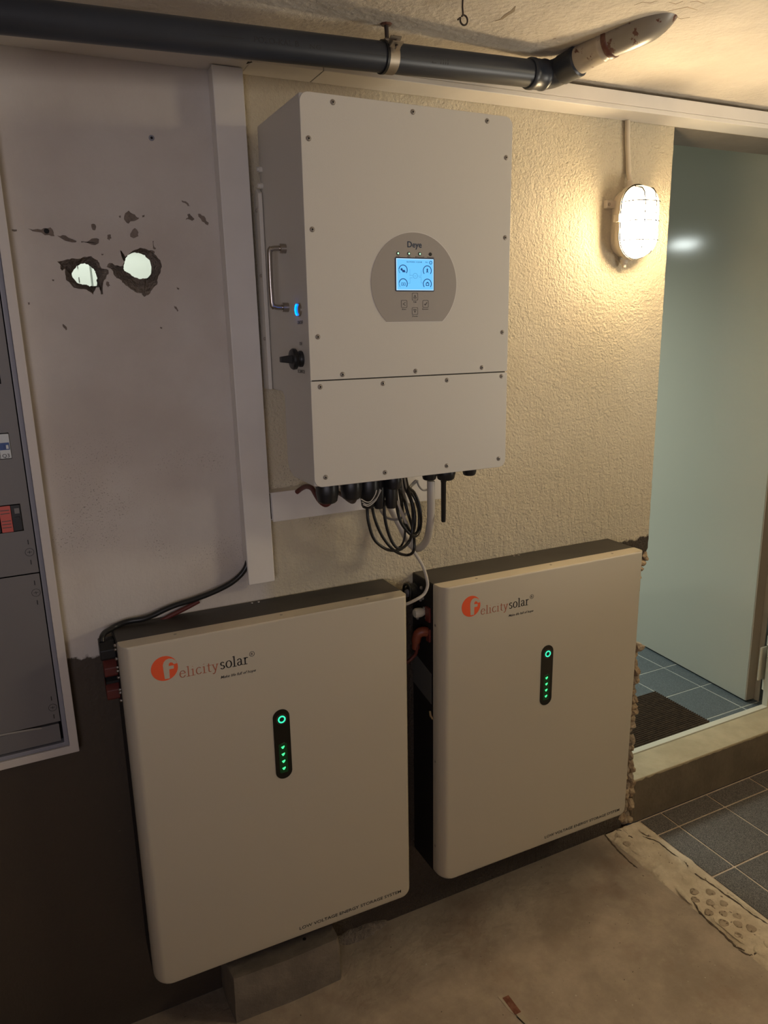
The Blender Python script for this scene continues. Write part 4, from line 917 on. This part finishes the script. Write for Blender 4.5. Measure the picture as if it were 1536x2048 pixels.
# ------------------------------------------------------------------ batteries
BW, BH, BC, RC = .6221, .7881, .0395, .0161
def battery(o3, ly, yaw, roll, left, label):
    Rm = Matrix.Rotation(yaw, 3, 'Z') @ Matrix.Rotation(roll, 3, 'Y')
    O = Vector((BW/2, ly, -BH)); base = Vector(o3)+Rm@O
    t = thing('battery', base, label, 'battery', (0, roll, yaw))
    m = lambda: MB(O)
    # cover: plan outline rounded along both vertical edges
    rr = .030
    plan = []
    for k in range(9):
        a = PI+ (PI/2)*k/8; plan.append((rr*.75+rr*.75*math.cos(a), rr+rr*math.sin(a)))
    for k in range(9):
        a = 1.5*PI+(PI/2)*k/8; plan.append((BW-rr*.5+rr*.5*math.cos(a), rr+rr*math.sin(a)))
    plan += [(BW, BC), (0, BC)]
    rings = []; cr = .016
    for k in range(8):
        a = PI/2*k/7; dz = cr*(1-math.cos(a)) ; ins_ = cr*(1-math.sin(a)); rings.append([(p[0]+(ins_ if p[0] < BW/2 else -ins_), p[1], -BH+dz) for p in plan])
    for dz, q_ in ((.004, 0), (.0015, .0008), (0, .0025)):
        rings.append([(min(BW-q_, max(q_, p[0])), max(p[1], q_), -dz) for p in plan])
    mb = m(); mb.rings(rings)
    o = mb.done('front_cover', mCover, t, smooth=40)
    # round lower corners read as a trim: soften with extra corner radius pieces is not needed at this scale
    mb = m(); mb.box((.001, BC+.0002, -BH+.006), (BW-.001, ly-.0015, -.0005)); hs = mb.done('housing', mHouse, t, bevel=.0015)
    mb = m(); mb.box((-.0004, BC+.002, -BH+.008), (.0012, ly-.003, -.004)); mb.done('side_panel', mHouse2, hs)
    mb = m(); mb.box((BW-.0012, BC+.002, -BH+.008), (BW+.0004, ly-.003, -.004)); mb.done('side_panel', mHouse2, hs)
    for x in (.11, .33, .53):
        mb = m(); mb.lathe((x, BC*.62, -.0005), (0, 0, 1), [(0, .0034), (.0012, .0030), (.0014, .001)], 10); mb.done('cover_screw', mScrew, t, smooth=40)
    for z in (-.10, -.46, -.70):
        mb = m(); mb.lathe((.0012, BC*.75, z), (-1, 0, 0), [(0, .0034), (.0016, .0030), (.0018, .001)], 10); mb.done('cover_screw', mScrew, t, smooth=40)
    for x in (.285, .300):
        mb = m(); mb.lathe((x+.01, ly-.012, -.001), (0, 0, 1), [(0, .003), (.0014, .0026)], 10); mb.done('housing_screw', mSteel, hs, smooth=40)
    # logo
    y = -.0004; cx, cz, R_ = .0800, -.0565, .0258
    mb = m(); mb.prism(circle(cx, cz, R_, 48), 'y', y, .0004); lg = mb.done('logo_disc', mOrange, t)
    y2 = -.0007; s = R_
    f = [(-.02, -.92), (-.02, .30), (.02, .48), (.12, .64), (.28, .76), (.50, .80), (.72, .72), (.90, .56), (.94, .18), (.70, .16), (.52, .34), (.36, .30), (.32, .12), (.30, .06), (.66, .06), (.66, -.20), (.34, -.20), (.34, -.94)]
    f = [(-.05, -.86), (-.10, .0), (-.10, .30), (-.02, .52), (.14, .68), (.36, .74), (.62, .68), (.86, .50), (.96, .24), (.70, .22), (.62, .36), (.46, .42), (.34, .32), (.32, .14), (.70, .12), (.68, -.14), (.34, -.14), (.32, -.88)]
    mb = m(); mb.prism([(cx+a*s, cz+b_*s) for a, b_ in f], 'y', y2, .0002); mb.done('logo_letter', mCover, lg)
    zb = -.0832
    mb = m(); serif(mb, 'elicity', .1075, .1850, zb, .0145, y); mb.done('lettering', mRedText, t)
    mb = m(); serif(mb, 'solar', .1885, .2470, zb+.0005, .0150, y, wide=.11, thin=.045); mb.done('lettering', mBlackText, t)
    mb = m(); ring_xz(mb, .2556, -.0632, .0048, .0056, y, 24); text_pts(mb, 'R', .2534, .2580, -.0660, .0056, y, .0003); mb.done('trademark_sign', mBlackText, t)
    mb = m(); text_pts(mb, 'Make life full of hope', .1880, .2615, -.1035, .0062, y, .0003, shear=.3, bold=.004); mb.done('lettering', mBlackText, t)
    mb = m(); text_pts(mb, 'LOW VOLTAGE ENERGY STORAGE SYSTEM', .3255, .5900, -.7725, .0082, y, .0003, bold=.006); mb.done('lettering', mBlackText, t)
    # indicator
    ix = .3098; z1, z0 = -.2030, -.3690
    mb = m(); mb.prism(rrect(ix-.0186, z0, ix+.0186, z1, .0184, 10), 'y', -.0012, .0004); ind = mb.done('indicator_panel', mIndic, t, bevel=.0004, seg=1)
    mb = m(); ring_xz(mb, ix+.0006, -.2258, .0112, .0118, -.0016, 32); mb.done('button_rim', mSteel, ind)
    mb = m(); mb.lathe((ix+.0006, -.0010, -.2258), (0, -1, 0), [(0, .0108), (.0008, .0106), (.0010, .001)], 28); mb.done('power_button', mBlack, ind, smooth=40)
    mb = m(); ring_xz(mb, ix+.0006, -.2258, .0054, .0086, -.0028, 36, th=.0006); mb.done('light_ring', mCyanRing, ind)['label'] = 'glowing blue-green light ring'
    mb = m(); mb.prism(rrect(ix-.0092, -.3540, ix+.0092, -.2840, .003, 4), 'y', -.0015, -.0008); mb.done('led_window', mGreenSoft, ind)
    for z in (-.2925, -.3095, -.3265, -.3435):
        mb = m(); mb.prism([(ix-.0042, z+.0012), (ix-.001, z+.0022), (ix+.0034, z+.0034), (ix+.0036, z+.0006), (ix+.0006, z-.0034), (ix-.0018, z-.0034), (ix-.003, z-.0008)], 'y', -.0019, -.0012); mb.done('led', mGreen, ind)
    mb = m(); mb.prism([(ix-.004, -.2835), (ix+.0045, -.2812), (ix+.0045, -.2826), (ix-.004, -.285)], 'y', -.0018, -.0012); mb.done('status_mark', mGreyText, ind)
    # terminals on the left side
    def conn(z0, z1, ya, yb_, mat, name, out, yoff=0):
        mb = m(); mb.prism([(ya, z0), (yb_, z0), (yb_, z1-.006), (yb_-.008, z1), (ya, z1)], 'x', -out, -.0005); return mb.done(name, mat, t, bevel=.003)
    return t, m
L3 = (-.3625, -.1359, 1.9476-.9598); R3 = (.3424, -.1432, 1.9476-.9633)
tL, mL = battery(L3, .1359, -.0086, .0067, True, 'cream-fronted wall battery at the left, red connectors on its left side, above a concrete block')
tR, mR = battery(R3, .1432, -.0023, .0092, False, 'cream-fronted wall battery at the right, beside the doorway and under the lamp')
# left battery terminals (local: x from cover's left edge, y from the front, z from the top)
def lterm(m, t, z0, z1, mat, ya, yb_, out, name):
    mb = m(); mb.prism([(ya, z0+.004), (ya+.004, z0), (yb_, z0), (yb_, z1), (ya+.014, z1), (ya, z1-.014)], 'x', -out, -.0006); return mb.done(name, mat, t, bevel=.002)
lterm(mL, tL, -.044, -.008, mBlack, .060, .100, .030, 'black_connector')
lterm(mL, tL, -.082, -.048, mRed, .064, .100, .026, 'red_connector')
lterm(mL, tL, -.094, -.083, mBlack, .066, .100, .026, 'black_connector')
lterm(mL, tL, -.134, -.098, mRed, .068, .104, .026, 'red_connector')
for z in (-.012, -.020, -.040, -.058, -.066, -.080, -.106, -.113, -.130):
    mb = mL(); mb.lathe((-.0005, .053, z), (-1, 0, 0), [(0, .0035), (.003, .0035), (.0045, .002)], 8); mb.done('terminal_screw', mSteel, tL, smooth=40)
# right battery terminals
def plate_(m, t, y0, y1, z0, z1, mat, name, th=.002):
    mb = m(); mb.box((-.0005-th, y0, z0), (-.0005, y1, z1)); return mb.done(name, mat, t, bevel=.0008)
LY = .1432
mb = mR(); mb.lathe((-.0005, LY-.022, -.043), (-1, 0, 0), [(0, .021), (.004, .021), (.006, .018), (.020, .017), (.022, .012)], 24); mb.done('round_socket', mBlack, tR, smooth=35)
mb = mR(); R1 = [Vector((-.026-.002*math.sin(a*2), LY-.022+.017*math.cos(a), -.046+.024*math.sin(a))) for a in [2*PI*k/24*.86-1.2 for k in range(25)]]; mb.tube(R1, .0032, 8); mb.done('socket_cord', mCabBlack, tR, smooth=60)
mb = mR(); mb.lathe((-.020, LY-.020, -.045), (-1, 0, 0), [(0, .010), (.008, .009), (.010, .004)], 14); mb.done('socket_core', mFrameIn, tR, smooth=40)
for (yy, z) in ((LY-.050, -.026), (LY-.056, -.050), (LY-.045, -.058), (LY-.04, -.086), (LY-.063, -.074), (LY-.075, -.094), (LY-.03, -.11)):
    mb = mR(); mb.lathe((-.0005, yy, z), (-1, 0, 0), [(0, .0045), (.003, .0045), (.005, .0025)], 10); mb.done('terminal_screw', mScrew, tR, smooth=40)
plate_(mR, tR, LY-.094, LY-.074, -.100, -.064, mRed, 'red_terminal_plate', .005)
mb = mR(); mb.lathe((-.006, LY-.062, -.0825), (-1, 0, 0), [(-.005, .008), (.004, .0115), (.018, .0120), (.022, .0095), (.023, .004)], 20); mb.done('white_cap', plain('white_cap_plastic', (.62, .57, .46), .4), tR, smooth=35)
plate_(mR, tR, LY-.094, LY-.078, -.150, -.118, mRed, 'red_terminal_plate', .005)
mb = mR(); mb.tube(smooth_path([(-.004, LY-.080, -.128), (-.014, LY-.078, -.126), (-.024, LY-.073, -.132), (-.028, LY-.070, -.150), (-.028, LY-.068, -.170)], 4), [.012]*9+[.0115]*4+[.0095]*4, 12); mb.done('red_plug', plain('orange_plug', (.20, .045, .022), .45), tR, smooth=50)
tag(MB().tube(smooth_path([(0.3158,-0.0750,0.8382), (0.3128,-0.0750,0.8194), (0.3111,-0.0700,0.8008), (0.3012,-0.0650,0.7879), (0.2872,-0.0600,0.7760)], 5), .0042, 10).done('battery_lead', mRedCable, smooth=60), 'dark red lead hanging from the plug between the two batteries', 'cable')
mb = mR(); mb.prism([(LY-.096, -.232), (LY-.004, -.208), (LY-.004, -.292), (LY-.096, -.312)], 'x', -.0014, -.0003); mb.done('side_label', mLabel, tR)
mb = mR(); mb.tube([(-.006, .045, -.328), (-.007, .040, -.338), (-.003, .036, -.346)], .0028, 8); mb.done('latch', plain('brass_latch', (.30, .20, .09), .5), tR)
# socket on the left battery's right side where the white cable lands
mb = mL(); mb.lathe((BW-.004, .060, -.030), (1, 0, 0), [(0, .006), (.014, .006), (.016, .0045), (.022, .0045)], 12); mb.done('cable_socket', mCabWhite, tL, smooth=40)

# ------------------------------------------------------------------ bulkhead lamp
def lamp():
    cx, cz = .968, 1.807
    t = thing('bulkhead_lamp', (cx, 0, cz-.09), 'lit oval bulkhead lamp with wire guard on the wall beside the doorway', 'lamp')
    O = Vector((cx, 0, cz-.09)); m = lambda: MB(O)
    def stad(hw, hh, n=14, pw=1.0):
        r = hw; out = []
        for k in range(n+1): a = PI*k/n; out.append((cx+r*math.cos(a), cz+(hh-r)+r*math.sin(a)))
        for k in range(n+1): a = PI+PI*k/n; out.append((cx+r*math.cos(a), cz-(hh-r)+r*math.sin(a)))
        return out
    def lay(specs): return [[(p[0], y, p[1]) for p in stad(hw, hh)] for y, hw, hh in specs]
    mb = m(); mb.rings(lay([(-.0005, .043, .080), (-.024, .045, .082), (-.030, .0555, .0895), (-.041, .0560, .0900), (-.0425, .054, .088)])); mb.done('lamp_base', mLampBase, t, smooth=35)
    mb = m(); mb.rings(lay([(-.040, .0515, .0855), (-.058, .050, .084), (-.072, .044, .079), (-.081, .035, .070), (-.086, .020, .055), (-.087, .004, .04)])); mb.done('glass', mGlass, t, smooth=60)
    # guard: rim wire, two longitudinal bars, three cross bars
    g = m()
    def yat(x, z, off=.0035):
        # height of the glass above the wall at (x,z)
        best = .046
        for y, hw, hh in [(.042, .0515, .0855), (.050, .051, .085), (.058, .050, .084), (.066, .0475, .082), (.072, .044, .079), (.077, .0405, .075), (.081, .035, .070), (.084, .027, .062), (.086, .020, .055), (.087, .004, .04)]:
            dx = abs(x-cx); dz = max(0, abs(z-cz)-(hh-hw))
            if math.hypot(dx, dz) <= hw: best = y
        return -(best+off)
    rim = [Vector((p[0], -.045, p[1])) for p in stad(.0535, .0875)]; g.tube(rim+[rim[0]], .0014, 6)
    for dx in (-.018, .018):
        P = []
        for k in range(31):
            z = cz+(-.0865+.173*k/30); lim = .0875-.0535+math.sqrt(max(0, .0535**2-dx**2))
            z = max(cz-lim, min(cz+lim, z)); P.append(Vector((cx+dx, min(-.045, yat(cx+dx, z)), z)))
        g.tube(smooth_path(P, 1), .0013, 6)
    for dz in (-.045, 0, .045):
        P = [Vector((cx-.0535+.107*k/20, min(-.045, yat(cx-.0535+.107*k/20, cz+dz)), cz+dz)) for k in range(21)]; g.tube(P, .0012, 6)
    g.done('wire_guard', mWire, t, smooth=60)
    mb = m(); mb.box((.898, -.012, 1.842), (.932, -.0005, 1.860)); lug = mb.done('mounting_lug', mLampBase, t, bevel=.001)
    mb = m(); mb.lathe((.9055, -.012, 1.851), (0, -1, 0), [(0, .0042), (.002, .0038)], 12); mb.done('lug_screw', mScrew, lug, smooth=40)
    mb = m(); mb.box((.9055, -.048, 1.806), (.916, -.028, 1.824)); mb.done('guard_clip', mLampBase, t, bevel=.001)
    mb = m(); mb.lathe((.960, -.016, cz-.086), (0, 0, -1), [(0, .010), (.010, .009), (.012, .006), (.020, .005)], 12); mb.done('cable_nipple', mLampBase, t, smooth=40)
    mb = m(); mb.lathe((.966, -.016, cz+.086), (0, 0, 1), [(0, .009), (.014, .008), (.016, .006)], 12); mb.done('cable_nipple', mLampBase, t, smooth=40)
lamp()
tag(MB().tube(smooth_path([(.966, -.016, 1.905), (.966, -.010, 1.925), (.964, -.0075, 1.96), (.959, -.0075, 2.0), (.956, -.0075, 2.046)], 5), .0065, 14).done('lamp_cable', plain('painted_conduit', (.58, .50, .38), .6), smooth=60), 'painted cable running from the trunking down to the wall lamp', 'cable')

# ------------------------------------------------------------------ electrical cabinet at the left edge
def cabinet():
    SC = 1.0222
    X1, X0, Z0_, Z1 = -.4525, -1.02, .757, 1.98
    O = Vector(((X0+X1)/2, 0, Z0_)); t = thing('electrical_cabinet', O, 'open electrical cabinet with a pale metal frame at the left edge', 'cabinet')
    m = lambda: MB(O); Yf = -.060
    def frame(x0, x1, z0, z1, wd, ya, yb_, name, mat):
        mb = m()
        # mitred frame
        o = [(x0, z0), (x1, z0), (x1, z1), (x0, z1)]; i_ = [(x0+wd, z0+wd), (x1-wd, z0+wd), (x1-wd, z1-wd), (x0+wd, z1-wd)]
        F = [[mb.v((p[0], y, p[1])) for p in q] for y in (ya, yb_) for q in (o, i_)]
        for k in range(4):
            n_ = (k+1) % 4
            mb.face([F[0][k], F[0][n_], F[1][n_], F[1][k]]); mb.face([F[2][k], F[2][n_], F[3][n_], F[3][k]])
            mb.face([F[0][k], F[0][n_], F[2][n_], F[2][k]]); mb.face([F[1][k], F[1][n_], F[3][n_], F[3][k]])
        return mb.done(name, mat, t, bevel=.0018)
    frame(X0, X1, Z0_, Z1, .0165, Yf, -.001, 'frame', mFrame)
    frame(X0+.0166, X1-.0166, Z0_+.0166, Z1-.0166, .0085, -.050, -.002, 'inner_frame', mFrameIn)
    MB(O).box((X0+.02, -.006, Z0_+.02), (X1-.02, -.002, Z1-.02)).done('back_panel', mDark, t)
    MB(O).box((X0+.03, -.040, Z0_+.028), (X1-.030, -.012, .823)).done('lower_tray', mCabPanel, t, bevel=.001)
    xa, xb = X0+.027, X1-.0268; yp = -.046
    MB(O).box((xa, yp, .829), (xb, yp+.002, 1.137)).done('cover_panel', mCabPanel, t, bevel=.0006)
    # upper cover with windows
    wins = [(-.80, -.4945, 1.222, 1.2735), (-.80, -.4965, 1.357, 1.404), (-.80, -.4965, 1.49, 1.55)]
    zc = 1.1395; 
    for (a, b_, c, d_) in wins:
        MB(O).box((xa, yp, zc), (xb, yp+.002, c)).done('cover_panel', mCabPanel, t); MB(O).box((b_, yp, c), (xb, yp+.002, d_)).done('cover_panel', mCabPanel, t); zc = d_
    MB(O).box((xa, yp, zc), (xb, yp+.002, Z1-.03)).done('cover_panel', mCabPanel, t)
    for (x, z) in ((-.4905, 1.180), (-.4895, 1.100), (-.4895, .861)):
        mb = m(); ring_xz(mb, x, z, .0070, .0076, yp-.0004, 28); mb.prism(circle(x, z, .0068, 20), 'y', yp-.0002, yp+.001); s_ = mb.done('cover_screw', mCabPanel, t)
        mb = m(); ring_xz(mb, x, z, .0070, .0077, yp-.0006, 28); mb.box((x-.004, yp-.0006, z-.0004), (x+.004, yp-.0003, z+.0004)); mb.box((x-.0004, yp-.0006, z-.003), (x+.0004, yp-.0003, z+.003)); mb.done('screw_slot', mBlack, s_)
        for dz in (.0195, -.0195):
            mb = m(); mb.box((x-.0008, yp-.0005, z+dz-.0045), (x+.0008, yp+.001, z+dz+.0045)); mb.done('slot', mBlack, t)
    # breakers
    xx_ = -.497
    for k in range(5):
        x1 = xx_-k*.0182; mb = m(); mb.box((x1-.0175, -.055, 1.3585), (x1, -.010, 1.4025)); b_ = mb.done('circuit_breaker', mBreaker, t, bevel=.0008)
        mb = m(); mb.box((x1-.0170, -.0556, 1.374), (x1-.0010, -.0545, 1.387)); mb.done('blue_band', mBlue, b_)
        mb = m(); mb.box((x1-.0065, -.062, 1.376), (x1-.0025, -.055, 1.383)); mb.done('toggle', mBreaker, b_)
        mb = m(); text_pts(mb, 'Q%d' % (3-k) if k < 3 else 'Q', x1-.0145, x1-.0030, 1.3605, .0068, -.0556, .0003); mb.done('lettering', mBlackText, b_)
    for k in range(4):
        x1 = -.4955-k*.036; mb = m(); mb.box((x1-.0155, -.050, 1.2235), (x1, -.010, 1.272)); b_ = mb.done('circuit_breaker', mBlack, t, bevel=.001)
        mb = m(); mb.box((x1-.011, -.056, 1.243), (x1-.003, -.050, 1.250)); mb.done('toggle', mBlack, b_); mb = m(); mb.box((x1-.010, -.0506, 1.256), (x1-.002, -.0498, 1.266)); mb.done('window', mCabPanel, b_)
        mb = m(); mb.box((x1-.0345, -.052, 1.2235), (x1-.016, -.048, 1.272)); s_ = mb.done('red_sticker', mSticker, t)
        mb = m(); [mb.box((x1-.033, -.0524, 1.2235+h_), (x1-.018, -.0518, 1.2235+h_+.0015)) for h_ in (.008, .014, .020, .034, .040)]; mb.done('sticker_print', mGreyText, s_)
    MB(O).box((-.80, -.05, 1.492), (-.498, -.012, 1.548)).done('busbar_cover', mBlack, t)
    t.location = (-.4775+SC*(O.x+.4775), 0, 1.5737+SC*(O.z-1.5737)); t.scale = (SC, .45, SC)
    mb = m(); mb.tube(smooth_path([(-.72, -.03, .835), (-.62, -.042, .828), (-.56, -.045, .826), (-.52, -.040, .822), (-.50, -.03, .815)], 6), .0022, 8); mb.done('wire', mCabGrey, t, smooth=60)
cabinet()

# ------------------------------------------------------------------ door leaf and frame beyond the kerb
def door():
    # hinge side near, leaf swung into the far room
    hx, hy = 1.8668, 0.0; sl = .068
    O = Vector((1.90, .2, FZ))
    f = lambda y: 1.8668+.068*y
    d = tag(MB().prism([(f(.200), .200), (f(1.06), 1.06), (f(1.06)+.0405, 1.063), (f(.200)+.0405, .1965)], 'z', FZ+.006, 2.22).done('door_1', mDoor, bevel=.0015), kind='structure')
    d['label'] = 'glossy pale green door leaf opened into the next room'
    MB().prism([(f(.2)+.0008, .1955), (f(.2)+.0400, .1925), (f(.2)+.0405, .1960), (f(.2)+.0008, .1995)], 'z', FZ+.008, 2.21).done('leaf_edge', mDoorEdge, d)
    MB().prism([(f(.2)+.0412, .172), (f(.2)+.0440, .172), (f(.2)+.0440, .215), (f(.2)+.0412, .215)], 'z', FZ+.004, 2.22).done('rebate_lip', mDoorEdge, d)
    for zc in (.318, 1.75):
        MB().box((1.874, .150, zc-.066), (1.930, .1545, zc+.066)).done('hinge_plate', mThreshold, d, bevel=.004)
        MB().lathe((1.912, .146, zc-.108), (0, 0, 1), [(0, .010), (.038, .010), (.040, .009)], 14).done('hinge_pin', mThreshold, d, smooth=40)
        MB().lathe((1.914, .146, zc+.070), (0, 0, 1), [(0, .010), (.036, .010), (.038, .009)], 14).done('hinge_pin', mThreshold, d, smooth=40)
    h = MB().tube([(f(.98)-.0, .98, 1.16), (f(.98)-.045, .98, 1.16), (f(.98)-.05, .97, 1.16), (f(.87)-.05, .87, 1.16)], .008, 10).done('handle', mSteel, d, smooth=60)
    fr = slab('trim_4', (1.891, .1145, .1585), (1.928, .1355, 2.0455), mThreshold); fr['label'] = 'steel door jamb at the right edge'
door()
# ribbed doormat
mb = MB(); n = 26; R = []
prof = []
y0, y1 = .1525, .417
for k in range(n*4+1):
    y = y0+(y1-y0)*k/(n*4); prof.append((y, FZ+.008+.0022*(1 if (k % 4) in (1, 2) else -1)))
mb.prism([(y1, FZ+.0005)]+[(y0, FZ+.0005)]+prof, 'x', 1.02, 1.637)
tag(mb.done('doormat', mMat), 'dark brown ribbed doormat on the tiles just beyond the kerb', 'doormat')

# white cupboard in the far room, seen through the two wall holes
def cupboard():
    O = Vector((-.2, .62, FZ)); t = thing('white_cupboard', O, 'bright white louvred cupboard glimpsed through the two holes in the wall', 'cupboard')
    MB(O).box((-.72, .62, FZ), (.25, 1.0, 2.05)).done('carcass', mWhiteThing, t, bevel=.003)
    MB(O).box((-.715, .604, FZ+.01), (-.2625, .619, 2.04)).done('cupboard_door', mWhiteThing, t, bevel=.002)
    MB(O).box((-.2585, .604, FZ+.01), (.245, .619, 1.785)).done('cupboard_door', mWhiteThing, t, bevel=.002)
    MB(O).box((-.2585, .596, 1.788), (.245, .619, 2.04)).done('cupboard_drawer', mWhiteThing, t, bevel=.002)
    for z in (1.665, 1.70, 1.735, 1.63):
        MB(O).box((-.2925, .602, z), (-.2905, .6045, z+.012)).done('slot', mGreyText, t)
cupboard()

# loose crumbs on the floor
mb = MB()
for (x, y) in [(0.8210,-0.2741), (0.8873,-0.6269), (0.9892,-0.0861), (0.4218,-0.2410), (0.3299,-0.2686), (0.5030,-0.3858), (0.6225,-0.4727), (1.0475,-0.1735), (1.1126,-0.3801), (0.5476,-0.4183), (0.5017,-0.1905), (0.5832,-0.3148), (0.2730,-0.1721), (0.8605,-0.5236), (0.8148,-0.5128), (0.6483,-0.4998), (0.8125,-0.2349), (0.9122,-0.5088)]:
    s_ = rnd.uniform(.0012, .003)
    V = [mb.v((x+s_*math.cos(a)*rnd.uniform(.5, 1.3), y+s_*math.sin(a)*rnd.uniform(.5, 1.3), 0)) for a in (0, 1.3, 2.5, 3.9, 5.1)]; tpv = mb.v((x, y, s_*.5))
    mb.face(V)
    for k in range(5): mb.face([V[k], V[(k+1) % 5], tpv])
tag(mb.done('plaster_crumbs', mDebris), 'scattered small pale plaster crumbs on the concrete floor', 'debris', kind='stuff')
bpy.context.view_layer.update()
